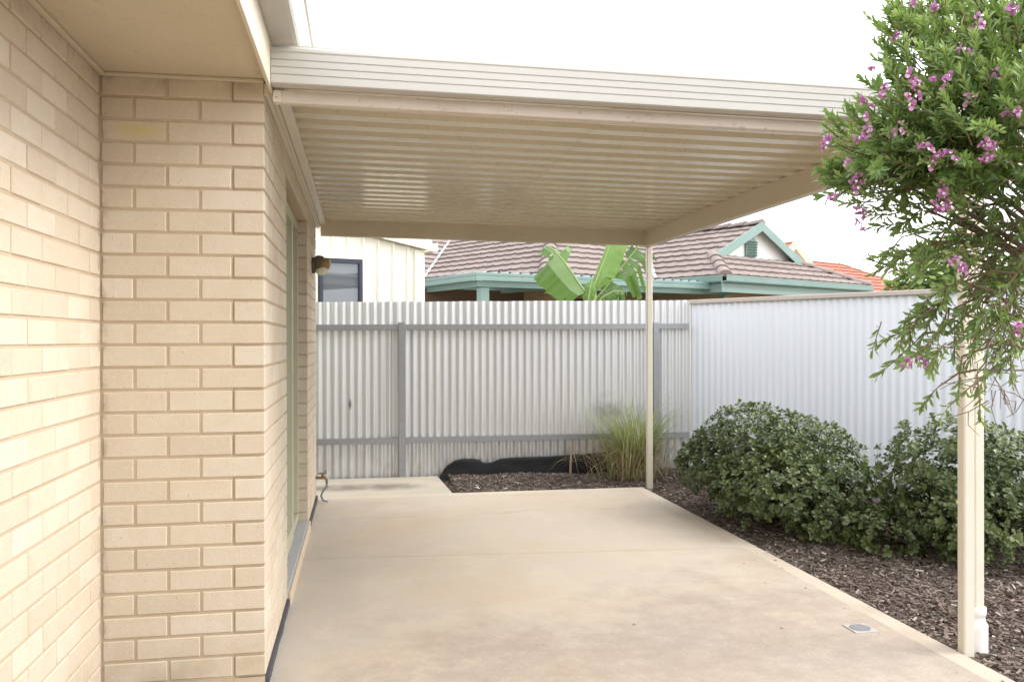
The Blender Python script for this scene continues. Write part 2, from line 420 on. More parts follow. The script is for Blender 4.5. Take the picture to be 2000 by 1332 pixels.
# ------------------------------------------------------------------ brick house
house = thing('brick_house', 'cream brick house corner with deep eave and sliding door beside the patio', 'house', (-.967, 3.49, 0))
XL, XF, YC = -.967, -.367, 3.49
Z0, CH = 2.272, .086
YO0, YO1, ZO0, ZO1 = 4.515, 6.285, .080, 2.180      # door opening
YEND = 7.46
b = MB(); CB = .0035
def jig(): return R(-.0012, .0012)
for r in range(0, 28):
    z1 = Z0 - CH*(r-1) - .005; z0 = z1 - CH + .010
    if z1 < .04: break
    z0 = max(z0, .036)
    odd = r % 2
    # left return wall (faces +x)
    k = 0; y = YC - .005
    first = .115 if not odd else .235
    while y > -1.6:
        L = first if k == 0 else .230
        e = jig(); b.cbox(XL-.06, XL+e, y-L, y, z0, z1, CB, random.random()); y -= L + .010; k += 1
    # short wall facing the camera, with solid quoin at the corner
    if not odd: segs = [(.006,.235),(.245,.475)]; q0, ql = .485, .235
    else: segs = [(.003,.115),(.125,.355)]; q0, ql = .365, .110
    for a, c in segs:
        e = jig(); b.cbox(XL+a, XL+c, YC+e, YC+.06, z0, z1, CB, random.random())
    b.cbox(XL+q0, XF, YC, YC+ql, z0, z1, CB, random.random())
    # wall beside the patio (faces +x)
    y = YC + ql + .010; k = 0
    row_in_opening = (z1 > ZO0+.01 and z1 < ZO1+.01)
    while y < YEND - .02:
        L = .230; y2 = min(y+L, YEND); parts = [(y, y2)]
        if row_in_opening:
            parts = []
            if y < YO0: parts.append((y, min(y2, YO0)))
            if y2 > YO1: parts.append((max(y, YO1), y2))
        for a, c in parts:
            if c-a > .012:
                e = jig(); b.cbox(XF-.11, XF+e, a, c, z0, z1, CB, random.random())
        y += L + .010
# mortar bed behind the brick faces
mb = MB()
mb.box(XL-.2, XL-.0045, -1.6, YC+.1, -.03, 2.40)
mb.box(XL-.006, XF-.12, YC+.0048, YC+.1, -.03, 2.40); mb.box(XF-.119, XF-.003, YC+.004, YC+.2, -.03, .033)
mb.box(XF-.1195, XF-.0055, YC+.009, YO0-.006, .03, 2.40)
mb.box(XF-.1195, XF-.0055, YO1+.006, YEND-.006, .03, 2.40)
mb.box(XF-.1195, XF-.0085, YO0-.005, YO1+.005, ZO1+.008, 2.40)
mb.box(XF-.1190, XF-.0085, YO0-.005, YO1+.005, .03, ZO0-.03)
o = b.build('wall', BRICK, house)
mo = mb.build('mortar_joint', MORTAR, o)
# rest of the house volume behind the walls
hb = MB(); hb.box(-4.5, XL-.21, -1.6, YEND-.02, 0, 2.42); hb.box(XL-.19, XF-.55, YC+.105, YEND-.02, 0, 2.42)
hb.build('inner_wall', WALLM, house)
# bituminous damp course at the wall foot
n = 26
for (ya, yb, xa) in ((YC+.006, YO0, XF), (YO1, YEND, XF)):
    b = MB()
    for i in range(n):
        t0, t1 = i/n, (i+1)/n; y0, y1 = ya+(yb-ya)*t0, ya+(yb-ya)*t1
        b.box(xa-.1, xa+.012+.004*noise.noise(V((0,y0*6,0))), y0, y1+.0005, -.01, .034+.01*noise.noise(V((y0*4,1,0))))
    b.build('damp_course', DAMP, house)
# soffit with joint strips
b = MB(); b.box(XL-.02, XF+.0, -1.6, YC+.01, 2.357, 2.372)
b.box(XF+.001, XF+.020, -1.6, YC-.004, 2.351, 2.372)
so = b.build('soffit', SOFFIT, house)
b = MB(); b.cbox(XL+.001, XF+.0, YC-.022, YC-.001, 2.343, 2.3565, .003); b.cbox(XL+.001, XL+.022, -1.6, YC-.023, 2.343, 2.3565, .003)
b.build('trim', SOFFIT, so)
b = MB(); b.cbox(XF+.021, XF+.034, -1.6, YEND+.1, 2.305, 2.49, .002)
b.cbox(XF-.002+.003, XF+.0205, YC-.003, YEND+.1, 2.298, 2.345, .002)
b.build('fascia', FASCIA, house)
# quad gutter along the eave
gp = [(0,.0),(.085,0),(.098,.004),(.106,.016),(.109,.05),(.113,.085),(.124,.105),(.126,.15),(.134,.153),(.136,.166),(.128,.168),(.126,.158),(.119,.156),(.116,.11),(.105,.09),(.101,.05),(.098,.02),(.085,.007),(.006,.006),(.006,.16),(0,.16)]
b = MB(); b.sweep(gp, (XF+.0345, -1.6, 2.478), (XF+.0345, 7.6, 2.478), (1,0,0), (0,0,1), closed=True)
b.build('gutter', GUTTER, house)

# --- tiled roof planes -------------------------------------------------
def tiled(o, u, v, pitch, poly, mb, col=.30, crs=.32, wave=.015, lift=.040):
    """o: eave point, u: along eave, v: horizontal upslope direction; poly: convex polygon in (s, t) with t horizontal"""
    o, u, v = V(o), V(u).normalized(), V(v).normalized(); tp = tan(radians(pitch)); c = crs*cos(radians(pitch))
    s0, s1 = min(p[0] for p in poly), max(p[0] for p in poly); t1 = max(p[1] for p in poly)
    nrm = (V((0,0,1)) - v*tp).normalized()
    bm = bmesh.new(); lay = bm.faces.layers.float.new('tint')
    prof = [(0,.0),(.10,.55),(.26,.9),(.40,.55),(.52,.05),(.60,.0),(.80,.12),(.95,.0)]
    i0 = math.floor(s0/col)-1; i1 = math.ceil(s1/col)+1
    for j in range(0, int(t1/c)+1):
        ta, tb = j*c, (j+1)*c; off = (j % 2)*col*.0
        up = []; lo = []; bt = []; tn = {}
        for i in range(i0, i1):
            tl = random.random(); dz = R(-.003, .003)
            for a, h in prof:
                s = (i+a)*col + off
                base = o + u*s
                lo.append(bm.verts.new(base + v*ta + V((0,0,ta*tp)) + nrm*(lift + wave*h + dz)))
                bt.append(bm.verts.new(base + v*(ta+.004) + V((0,0,ta*tp)) + nrm*(wave*h*.9 - .006)))
                up.append(bm.verts.new(base + v*tb + V((0,0,tb*tp)) + nrm*(.004 + wave*h + dz)))
                tn[len(lo)-1] = tl
        for k in range(len(lo)-1):
            f = bm.faces.new((lo[k], lo[k+1], up[k+1], up[k])); f[lay] = tn[k]
            f = bm.faces.new((bt[k], bt[k+1], lo[k+1], lo[k])); f[lay] = tn[k]*.3
    m_ = len(poly)
    cx = sum(p[0] for p in poly)/m_; cy = sum(p[1] for p in poly)/m_
    for i in range(m_):
        a, q = poly[i], poly[(i+1) % m_]
        pa = o + u*a[0] + v*a[1]; d = (u*(q[0]-a[0]) + v*(q[1]-a[1])); nn = V((d.y, -d.x, 0))
        if nn.dot(o + u*cx + v*cy - pa) > 0: nn = -nn
        bmesh.ops.bisect_plane(bm, geom=bm.verts[:]+bm.edges[:]+bm.faces[:], plane_co=V((pa.x,pa.y,0)) + nn.normalized()*(.05 if abs(a[1])+abs(q[1]) < .01 else 0), plane_no=nn, clear_outer=True)
    bm.verts.index_update()
    base = len(mb.v); mb.v.extend([tuple(x.co) for x in bm.verts])
    for f in bm.faces: mb.f.append(tuple(x.index+base for x in f.verts)); mb.t.append(f[lay]); mb.mi.append(0)
    bm.free()
def caps(mb, p0, p1, r=.115, L=.38):
    p0, p1 = V(p0), V(p1); d = p1-p0; n = max(1, int(d.length/L)); d.normalize(); st = (p1-p0).length/n
    for i in range(n):
        a = p0 + d*st*i; c = a + d*(st+.04)
        up = V((0,0,1)); sd = d.cross(up).normalized(); up = sd.cross(d).normalized(); vs = []
        for q, rr, lf in ((a, r*1.1, .022), (c, r*.95, 0)):
            for k in range(9):
                g_ = pi*k/8; vs.append(q + sd*cos(g_)*rr + up*(sin(g_)*rr*.75 - .03 + lf))
        for k in range(9): vs.append(V(vs[k]) - up*.028)
        fs = [(k, k+1, 9+k+1, 9+k) for k in range(8)] + [(18+k, 18+k+1, k+1, k) for k in range(8)]
        if i == 0: fs.append(tuple(range(18, 27)))
        mb.add(vs, fs, random.random())
# own roof (seen only from a step aside)
b = MB(); b.fixn = False
tiled((XF+.06, -1.6, 2.52), (0,1,0), (-1,0,0), 22, [(0,0),(9.1,0),(9.1,3.6),(0,3.6)], b)
b.build('roof', TILE, house)

# sliding door in the recess
door = bpy.data.objects.new('sliding_door', None); COL.objects.link(door); door.parent = house
door.location = V((XF-.08, YO0, ZO0)) - house.location
XD = XF-.065
b = MB()
b.cbox(XD-.09, XD-.03, YO0+.001, YO0+.045, ZO0+.051, ZO1-.001, .003); b.cbox(XD-.035, XD, YO1-.045, YO1-.001, ZO0+.051, ZO1-.001, .003)
b.cbox(XD-.09, XD-.001, YO0+.046, YO1-.046, ZO1-.055, ZO1-.001, .003)
b.cbox(XD-.09, XD+.001, YO0+.001, YO1-.001, ZO0+.0, ZO0+.05, .003)
b.build('frame', WALLM, door)
YM = 5.42
for nm, ya, yb, xo in (('sliding_panel', YO0+.05, YM, .030), ('fixed_panel', YM-.05, YO1-.046, -.032)):
    b = MB()
    b.cbox(XD+xo-.03, XD+xo, ya, ya+.055, ZO0+.055, ZO1-.06, .003); b.cbox(XD+xo-.03, XD+xo, yb-.055, yb, ZO0+.055, ZO1-.06, .003)
    b.cbox(XD+xo-.03, XD+xo-.001, ya+.056, yb-.056, ZO0+.055, ZO0+.14, .003); b.cbox(XD+xo-.03, XD+xo-.001, ya+.056, yb-.056, ZO1-.12, ZO1-.06, .003)
    pn = b.build(nm, WALLM, door)
    b = MB(); b.box(XD+xo-.016, XD+xo-.010, ya+.05, yb-.05, ZO0+.135, ZO1-.115)
    b.build('screen' if nm == 'sliding_panel' else 'pane', SCREEN if nm == 'sliding_panel' else DGLASS, pn)
# grey step under the door with a cream nosing
b = MB(); b.cbox(XF-.13, XF+.004, YO0-.02+.021, YO1-.002, -.01, .070, .004); st = b.build('door_step', STEP, house)
b = MB(); b.cbox(XF+.0045, XF+.018, YO0+.002, YO1-.002, -.01, .064, .003); b.build('nosing', m_flat('nosing_paint', (.62,.50,.36), .6), st)

# ------------------------------------------------------------------ patio cover
pc = thing('patio_cover', 'flat cream steel patio cover on two slim posts against the brick house', 'patio cover', (1.1, 5.4, 0))
XA, XB, YA, YB = XF+.036, 2.61, 3.44, 7.58
def zs(x): return 2.366 - .0125*(x-XA)
# ribbed roof sheets, ribs parallel to x
b = MB(); b.fixn = False
y = YA; pr = []; k = 0
while y < YB+.06:
    for a, h in ((0,0),(.080,0),(.090,.036),(.134,.038),(.174,.036),(.184,0)):
        pr.append((y+a, h))
    y += .191
pr = [p for p in pr if p[0] <= YB+.06]
for (xa, xb, dz) in ((XA, 1.12, 0), (1.09, XB+.03, -.0025)):
    nseg = 12
    for i in range(nseg):
        x0, x1 = xa+(xb-xa)*i/nseg, xa+(xb-xa)*(i+1)/nseg
        vs = [(x0, yy, zs(x0)+h+dz) for yy, h in pr] + [(x1, yy, zs(x1)+h+dz) for yy, h in pr]; n = len(pr)
        b.add(vs, [(j, j+1, n+j+1, n+j) for j in range(n-1)])
b.build('roof_sheet', CREAMROOF, pc)
# beams
def beam(name, x0, x1, y0, y1, h, mat, drop=0, zt=0.0):
    b = MB(); vs = []
    c = .004
    for x in (x0, x1):
        zt_ = zs(x) - .003 - drop + zt; zb = zt_ - h
        vs += [(x,y0+c,zb),(x,y1-c,zb),(x,y1,zb+c),(x,y1,zt_),(x,y0,zt_),(x,y0,zb+c)]
    b.add(vs, [(0,1,7,6),(1,2,8,7),(2,3,9,8),(3,4,10,9),(4,5,11,10),(5,0,6,11),(5,4,3,2,1,0),(6,7,8,9,10,11)])
    return b.build(name, mat, pc)
beam('rear_beam', XA+.001, 2.549, 7.53, 7.58, .132, CREAM)
beam('front_beam', XA+.002, 2.549, 3.468, 3.51, .046, DIRTY, .049)
b = MB(); b.box(XA+.001, XA+.03, 3.462, 3.4675, 2.268, 2.312); b.lathe((XA+.016, 3.462, 2.285), [(.006,0),(.006,.003),(.002,.005)], 8, (0,-1,0))
b.build('bracket', POSTM, pc)
b = MB(); b.cbox(2.55, 2.608, 3.40, 7.585, 2.183, 2.331, .004); b.build('side_beam', CREAM, pc)
b = MB(); b.cbox(XA, XA+.042, 3.43, 7.6, 2.325, 2.364, .003); b.cbox(XA, XA+.012, 3.43, 7.6, 2.3645, 2.43, .003); b.build('wall_channel', POSTM, pc)
# ribbed fascia gutters
rp = [(.0,0),(.052,0),(.058,.004)]
for k in range(4): rp += [(.058,.010+.028*k),(.0575,.031+.028*k),(.0545,.033+.028*k),(.0545,.036+.028*k)]
rp += [(.058,.125),(.056,.136),(.047,.146),(.047,.150),(.040,.150),(.040,.140),(.050,.128),(.050,.010),(.006,.008),(.006,.13),(0,.13)]
b = MB(); b.sweep(rp, (XA+.001, 3.442, 2.318), (2.72, 3.442, 2.318-.0125*3.05), (0,-1,0), (0,0,1))
b.build('gutter', GUTTER, pc)
b = MB(); b.sweep(rp, (2.662, 3.46, 2.285), (2.662, 7.64, 2.285), (1,0,0), (0,0,1)); b.box(2.609, 2.661, 3.46, 7.64, 2.285, 2.292)
b.build('gutter', GUTTER, pc)
for (xx, yy, zt) in ((2.540, 3.302, 2.182), (2.572, 7.532, 2.182)):
    b = MB(); b.cbox(xx, xx+.05, yy, yy+.05, -.05, zt, .006); b.build('post', POSTM, pc)
b = MB(); b.cbox(2.536, 2.594, 3.298, 3.302+.11, 2.183, 2.32, .002)
b.build('bracket', POSTM, pc)
# downpipe with PVC socket
b = MB(); b.cbox(2.628, 2.683, 3.355, 3.405, .13, 2.29, .010)
dp = b.build('downpipe', POSTM, pc, False)
b = MB()
b.lathe((2.656, 3.38, -.06), [(.047,0),(.047,.145),(.0475,.150),(.0455,.158),(.040,.166),(.036,.175),(.036,.195),(.041,.200),(.041,.222),(.039,.232),(.030,.234)], 24)
b.build('pipe_socket', PVC, dp, True)

# ------------------------------------------------------------------ floor drain
dr = thing('floor_drain', 'small square floor drain with round grey grate set in the patio slab', 'drain', (2.283, 3.674, 0))
b = MB(); b.cbox(2.225, 2.341, 3.616, 3.732, -.005, .0045, .002); b.build('frame', m_flat('worn_drain_rim', (.44,.42,.39), .6), dr)
b = MB(); b.lathe((2.283, 3.674, .0046), [(.047,0),(.047,.002),(.001,.0022)], 24)
for k in range(-3, 4):
    w = sqrt(max(0, .044**2 - (k*.012)**2)); b.box(2.283-w, 2.283+w, 3.674+k*.012-.002, 3.674+k*.012+.002, .0067, .0085)
b.build('grate', m_flat('grey_grate', (.33,.335,.35), .45, .3), dr)

# ------------------------------------------------------------------ wall light and tap
wl = thing('wall_light', 'bronze and amber outdoor wall light on the brick wall above the patio', 'lamp', (XF, 6.85, 1.93))
b = MB(); b.lathe((XF+.001, 6.85, 1.92), [(.062,0),(.062,.018),(.05,.028),(.02,.032)], 20, (1,0,0)); b.build('base', m_flat('weathered_bronze', (.10,.085,.065), .6, .3), wl, True)
b = MB(); b.lathe((XF+.02, 6.85, 1.945), [(.050,-.0),(.060,.02),(.061,.055),(.054,.060),(.02,.062)], 20, (.97,-.05,-.22)); b.build('canopy', m_flat('weathered_bronze_hood', (.13,.11,.08), .55, .2), wl, True)
b = MB(); b.lathe((XF+.078, 6.845, 1.932), [(.051,0),(.054,.025),(.051,.045),(.036,.058),(.01,.063)], 20, (.97,-.05,-.22)); b.build('lens', m_flat('amber_lens', (.30,.21,.09), .4), wl, True)
b = MB(); b.lathe((XF+.075, 6.845, 1.900), [(.052,0),(.056,-.012),(.045,-.040),(.02,-.055),(.004,-.057)], 20, (-.3,0,1)); b.build('glass_shade', m_flat('pale_glass', (.72,.70,.62), .15), wl, True)

tp = thing('garden_tap', 'brass garden tap with blue hose fitting low on the far end of the brick wall', 'tap', (XF+.05, 7.36, 0))
b = MB(); b.tube([(XF-.01,7.36,.20),(XF+.03,7.36,.20),(XF+.075,7.36,.20),(XF+.088,7.36,.185),(XF+.090,7.36,.15)], [.009,.009,.011,.011,.009], 10)
b.tube([(XF+.055,7.36,.205),(XF+.055,7.36,.235)], .009, 8); b.build('spout', m_flat('old_brass', (.24,.15,.07), .45, .5), tp, True)
b = MB(); b.tube([(XF+.022,7.36,.236),(XF+.088,7.36,.236)], .006, 8); b.tube([(XF+.055,7.33,.236),(XF+.055,7.39,.236)], .006, 8); b.tube([(XF+.082,7.36,.236),(XF+.082,7.36,.265)], .005, 8)
b.build('handle', m_flat('dark_tap_handle', (.20,.155,.11), .5), tp, True)
b = MB(); b.tube([(XF+.090,7.36,.152),(XF+.088,7.355,.12),(XF+.06,7.35,.09),(XF+.045,7.33,.055),(XF+.06,7.31,.02),(XF+.10,7.30,.010)], [.009,.011,.009,.009,.008,.006], 10)
b.build('hose_fitting', m_flat('slate_blue_hose', (.20,.21,.27), .5), tp, True)

# ------------------------------------------------------------------ fences
def corr(mb, p0, d, nrm, L, z0, z1, amp=.0085, pitch=.076, jag=0, slope=0.0, ph=0.0, rows=6):
    p0, d, nrm = V(p0), V(d).normalized(), V(nrm).normalized(); n = int(L/pitch*10)
    vs = []
    for j in range(rows+1):
        for i in range(n+1):
            s = L*i/n; z = z0 + (z1+slope*s + jag*noise.noise(V((s*5,0,0))) - z0)*j/rows
            w = .006*noise.noise(V((s*.9, z*.7, 4.2)))
            q = p0 + d*s + nrm*(amp*sin(2*pi*s/pitch+ph) + w); vs.append((q.x, q.y, z))
    fs = [(j*(n+1)+i, j*(n+1)+i+1, (j+1)*(n+1)+i+1, (j+1)*(n+1)+i) for j in range(rows) for i in range(n)]
    mb.add(vs, fs)
fb = thing('corrugated_fence', 'old corrugated steel fence with grey rails across the back of the patio', 'fence', (1.5, 8.62, 0), 'corrugated boundary fences')
for k, (x0, L, yo) in enumerate(((-.80, 1.17, 0), (.36, .78, .004), (1.13, .78, 0), (1.90, .78, .004), (2.67, .755, 0))):
    b = MB(); corr(b, (x0, 8.625+yo, 0), (1,0,0), (0,-1,0), L, -.12, 1.708+.0105*(x0+.8), jag=.004, slope=.0105, ph=.76*k)
    b.build('sheet', ZBACK, fb, True)
for (z0, z1) in ((1.465, 1.478), (.355, .346)):
    for (x0, x1) in ((-.7, .370), (.437, 2.988), (3.055, 3.385)):
        b = MB(); za, zb = (z0+(z1-z0)*(x+.4)/3.8 for x in (x0, x1))
        h = .027
        b.add([(x0,8.575,za-h),(x0,8.612,za-h),(x0,8.612,za+h),(x0,8.575,za+h),(x1,8.575,zb-h),(x1,8.612,zb-h),(x1,8.612,zb+h),(x1,8.575,zb+h)],
              [(0,1,2,3),(4,7,6,5),(0,4,5,1),(3,2,6,7),(0,3,7,4),(1,5,6,2)])
        b.build('rail', GALV, fb)
for xc in (.403, 3.022):
    b = MB(); b.cbox(xc-.032, xc+.032, 8.56, 8.612, -.1, 1.518, .004); b.build('post', GALV, fb)

fr = thing('corrugated_fence', 'pale smooth corrugated steel fence with beige capping behind the hedges on the right', 'fence', (5.0, 5.9, 0), 'corrugated boundary fences')
PN = V((-.866, -.5, 0)); FL = 8.5
b = MB(); corr(b, P0 + PN*-.012, PD, PN, FL, -.12, 1.735, amp=.0065); b.build('sheet', ZSIDE, fr, True)
b = MB(); b.sweep([(-.03,.0),(-.03,.034),(-.024,.038),(.024,.038),(.03,.034),(.03,0),(.027,0),(.027,.033),(-.027,.033),(-.027,0)], P0 + PN*-.012 + V((0,0,1.716)), P0 + PN*-.012 + PD*FL + V((0,0,1.716)), PN, (0,0,1))
b.build('capping', CAPM, fr)
b = MB(); b.lathe((0,0,0), [(.011,0),(.011,.003),(.007,.004),(.007,.009),(.001,.0095)], 8, PN); sc0 = None
s = .152
while s < FL-.1:
    q = P0 + PN*-.002 + PD*s + V((0,0,1.50)) - fr.location
    if sc0 is None: sc0 = b.build('screw', SCREW, fr); sc0.location = q
    else: c = sc0.copy(); COL.objects.link(c); c.parent = fr; c.location = q
    s += .152 if int(s/.076+.5) % 5 == 2 else .228

# ------------------------------------------------------------------ black plastic, stake
prof = [(.775,-.01),(.80,.045),(.85,.10),(.92,.145),(.99,.160),(1.08,.158),(1.16,.150),(1.22,.112),(1.30,.116),(1.375,.152),(1.55,.162),(1.80,.160),(2.05,.168),(2.30,.178),(2.50,.186),(2.9,.19)]
b = MB(); n = 60; vs = []; ROWS = 6
for i in range(n+1):
    x = .775 + (2.9-.775)*i/n
    for k in range(len(prof)-1):
        if prof[k][0] <= x <= prof[k+1][0]+1e-6:
            f = (x-prof[k][0])/(prof[k+1][0]-prof[k][0]); h = prof[k][1]+(prof[k+1][1]-prof[k][1])*f; break
    for j in range(ROWS+1):
        z = -.04 + (h+.04)*j/ROWS
        vs.append((x, 8.555 - .035*(1-j/ROWS) + .012*noise.noise(V((x*7, z*9, 0))), z))
for i in range(n+1):   # back face gives the sheet its thickness
    for j in range(ROWS+1): q = vs[i*(ROWS+1)+j]; vs.append((q[0], q[1]+.004, q[2]))
N = (n+1)*(ROWS+1); fs = []
for i in range(n):
    for j in range(ROWS):
        a = i*(ROWS+1)+j; fs.append((a, a+ROWS+1, a+ROWS+2, a+1)); fs.append((N+a, N+a+1, N+a+ROWS+2, N+a+ROWS+1))
    a = i*(ROWS+1)+ROWS; fs.append((a, a+ROWS+1, N+a+ROWS+1, N+a))
b.add(vs, fs)
tag(b.build('plastic_sheet', PLASTIC, None, True, (1.6, 8.55, 0)), 'black plastic sheet with wavy top standing against the foot of the back fence', 'plastic sheet')
b = MB(); b.tube([(2.075, 8.45, 0), (2.085, 8.47, .15), (2.10, 8.495, .32)], [.012,.011,.009], 6)
tag(b.build('wooden_stake', STAKE, None, False, (2.075, 8.45, 0)), 'thin pale wooden stake leaning in the mulch before black plastic', 'stake')

# ------------------------------------------------------------------ grass clump
gr = thing('ornamental_grass', 'tall clump of green and straw coloured grass behind the far patio post', 'grass clump', (2.62, 8.12, 0))
G1 = m_leaf('green_grass_blade', [(0,(.15,.21,.06)),(.4,(.27,.33,.12)),(.7,(.42,.44,.22)),(1,(.55,.52,.33))], .5, .4, .25)
G2 = m_leaf('straw_blade', [(0,(.34,.26,.13)),(.5,(.48,.39,.22)),(1,(.60,.52,.34))], .7, .3, .2, (.5,.4,.2))
def blade(mb, p, az, lean, L, w, t, curl=1.0):
    p = V(p); out = V((cos(az), sin(az), 0)); sd = V((-sin(az), cos(az), 0)); n = 6; vs = []; q = p.copy(); a = lean
    for i in range(n+1):
        f = i/n; ww = w*(1-f**1.6)*(.6+.4*min(1, f*5)) + .0006
        vs += [q - sd*ww*.5, q + sd*ww*.5]; q = q + (out*sin(a) + V((0,0,cos(a))))*(L/n); a += curl*R(.10, .46)*(.5+f)
    mb.add(vs, [(2*i, 2*i+1, 2*i+3, 2*i+2) for i in range(n)], t)
b1, b2 = MB(), MB(); b1.fixn = b2.fixn = False
for i in range(430):
    az = R(0, 2*pi); r = abs(random.gauss(0, .10)); p = (2.66+cos(az)*r*1.2, 8.14+sin(az)*r*.8, 0.0)
    a2 = az + R(-.9, .9)
    blade(b1, p, a2, R(.0,.36), R(.50,1.05), R(.008,.014), random.random())
for i in range(480):
    az = R(0, 2*pi); r = abs(random.gauss(0, .16)); p = (2.63+cos(az)*r*1.2, 8.12+sin(az)*r*.8, 0.0)
    blade(b2, p, az + R(-.6,.6), R(.10,.75), R(.30,.85), R(.005,.009), random.random(), 1.3)
for az, L in ((3.5,.95),(2.9,.9),(3.8,.8),(0.3,.85),(1.8,1.0),(1.4,1.02)): blade(b2, (2.58,8.12,.05), az, .35, L, .006, .8, .5)
b1.build('green_blades', G1, gr); b2.build('straw_blades', G2, gr)

# ------------------------------------------------------------------ glossy hedge bushes
HL = m_leaf('glossy_hedge_leaf', [(0,(.048,.075,.025)),(.35,(.085,.122,.040)),(.7,(.145,.18,.062)),(.92,(.22,.235,.09)),(1,(.38,.36,.18))], .36, .55, .18, (.2,.32,.04))
HB = m_flat('hedge_stem', (.10,.075,.05), .85)
def rosette(mb, p, ax, L, n, tint):
    ax = ax.normalized(); a = ax.orthogonal().normalized(); c = ax.cross(a); ph = R(0, 6.28)
    for i in range(n):
        az = ph + i*2.4; el = .25 + .95*(i/n) + R(-.2,.2)
        d = (a*cos(az)+c*sin(az))*cos(el) + ax*sin(el)*.9
        l = L*(1.05-.45*i/n)*R(.8,1.15)
        mb.leaf(p + ax*(.028*i/n) , d, ax + d*-.2 + V((R(-.3,.3),R(-.3,.3),R(-.3,.3))), l, l*R(.62,.78), min(1, max(0, tint+R(-.25,.25)+.25*i/n)), R(.3,.8), R(.0,.25), .8)
def bush(name, label, base, lobes, n, L=.046):
    t = thing(name, label, 'bush', base, 'glossy hedge bushes in the mulch bed')
    lf = MB(); lf.fixn = False; stm = MB(); base = V(base)
    tot = sum((l[3]*l[4]+l[4]*l[5]+l[3]*l[5]) for l in lobes)
    for (cx, cy, cz, rx, ry, rz) in lobes:
        k = int(n*(rx*ry+ry*rz+rx*rz)/tot); c = V((cx,cy,cz))
        # stems feeding the lobe
        for q in range(7):
            e = c + V((R(-.7,.7)*rx, R(-.7,.7)*ry, R(-.1,.75)*rz))
            s0 = base + V((R(-.08,.08), R(-.08,.08), 0)); mid = (s0+e)*.5 + V((R(-.08,.08), R(-.08,.08), -.04))
            stm.tube([s0, mid, e], [.014,.009,.004], 5)
        for i in range(k):
            u = V((random.gauss(0,1), random.gauss(0,1), random.gauss(0,1))).normalized()
            if u.z < -.75: continue
            bump = 1 + .13*noise.noise(V((u.x*2.6+cx*3, u.y*2.6+cy*3, u.z*2.6))) + .05*noise.noise(V((u.x*7, u.y*7, u.z*7+cx)))
            dep = 1 - (abs(random.gauss(0, .10)) if random.random() < .7 else R(.05,.5))
            p = c + V((u.x*rx, u.y*ry, u.z*rz))*bump*dep*.97
            if p.z < .03: p.z = R(.02,.09)
            if p.x < 2.40+.0*p.y: continue
            nn = V((u.x/rx, u.y/ry, u.z/rz)).normalized()
            ax = (nn*.9 + V((0,0,.55)) + V((R(-.6,.6),R(-.6,.6),R(-.4,.4)))).normalized()
            rosette(lf, p, ax, L*R(.75,1.15), random.choice((6,7,8)), .30 + .25*noise.noise(p*3) + R(-.1,.12))
    lf.build('leaves', HL, t, False); stm.build('stems', HB, t, True)
    return t
bush('hedge_bush', 'round glossy green bush hiding the corner where the two fences meet', (3.05, 6.15, 0),
     [(3.02,6.25,.43,.50,.62,.42),(3.24,5.97,.38,.46,.52,.38),(2.78,6.35,.34,.33,.50,.30),(2.86,5.75,.28,.38,.50,.29),(3.20,5.52,.26,.34,.38,.26),(3.06,5.38,.13,.25,.28,.16)], 3200, .044)
bush('hedge_bush', 'glossy green bush behind the near post and its downpipe', (3.72, 4.85, 0),
     [(3.70,4.90,.46,.46,.50,.40),(4.05,4.85,.38,.45,.50,.36),(3.52,4.84,.25,.24,.36,.26),(3.66,4.52,.24,.40,.32,.25),(3.28,5.00,.12,.24,.28,.14)], 2500, .043)

# ------------------------------------------------------------------ flowering shrub in the foreground
sh = thing('flowering_shrub', 'tall narrow leaved shrub with purple pea flowers overhanging the patio at right', 'shrub', (2.95, 2.35, -.03))
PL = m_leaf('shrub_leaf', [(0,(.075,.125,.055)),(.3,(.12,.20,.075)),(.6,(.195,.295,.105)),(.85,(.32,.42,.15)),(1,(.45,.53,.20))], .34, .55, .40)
PB = m_flat('shrub_twig', (.20,.13,.085), .85); PT = m_flat('shrub_trunk', (.16,.12,.09), .9)
FM = m_tint('purple_petal', [(0,(.34,.10,.26)),(.5,(.46,.19,.41)),(.8,(.60,.36,.56)),(1,(.82,.74,.79))], .5, .3)
lf = MB(); lf.fixn = False; tw = MB(); tr = MB()
CC = at(2120, 330, 2.55)
def twig(p, d, L, n, ll, tint, droop=.0):
    q = V(p); d = d.normalized(); pts = [q.copy()]; seg = 5
    for i in range(seg):
        d = (d + V((R(-.12,.12),R(-.12,.12),R(-.10,.12)-droop))).normalized(); q = q + d*(L/seg); pts.append(q.copy())
    tw.tube(pts, [.0022,.002,.0018,.0016,.0013,.001], 4, cap=False)
    for i in range(n):
        f = (i+R(0,1))/n; f = .12+.88*f; k = min(seg-1, int(f*seg)); b_ = pts[k].lerp(pts[k+1], f*seg-k)
        ax = (pts[k+1]-pts[k]).normalized(); a = ax.orthogonal().normalized(); c = ax.cross(a); az = i*2.4+R(-.4,.4)
        sp = R(.45,1.1)*(1.15-.55*f)
        dd = ax*cos(sp) + (a*cos(az)+c*sin(az))*sin(sp)
        l = ll*R(.7,1.15)*(.75 if f > .9 else 1)
        lf.leaf(b_, dd, ax + V((0,0,.3)), l, l*R(.29,.42), min(1, max(0, tint+R(-.22,.22)+.28*(f-.5))), R(.2,.6), R(-.05,.25), .4)
    return pts[-1], d
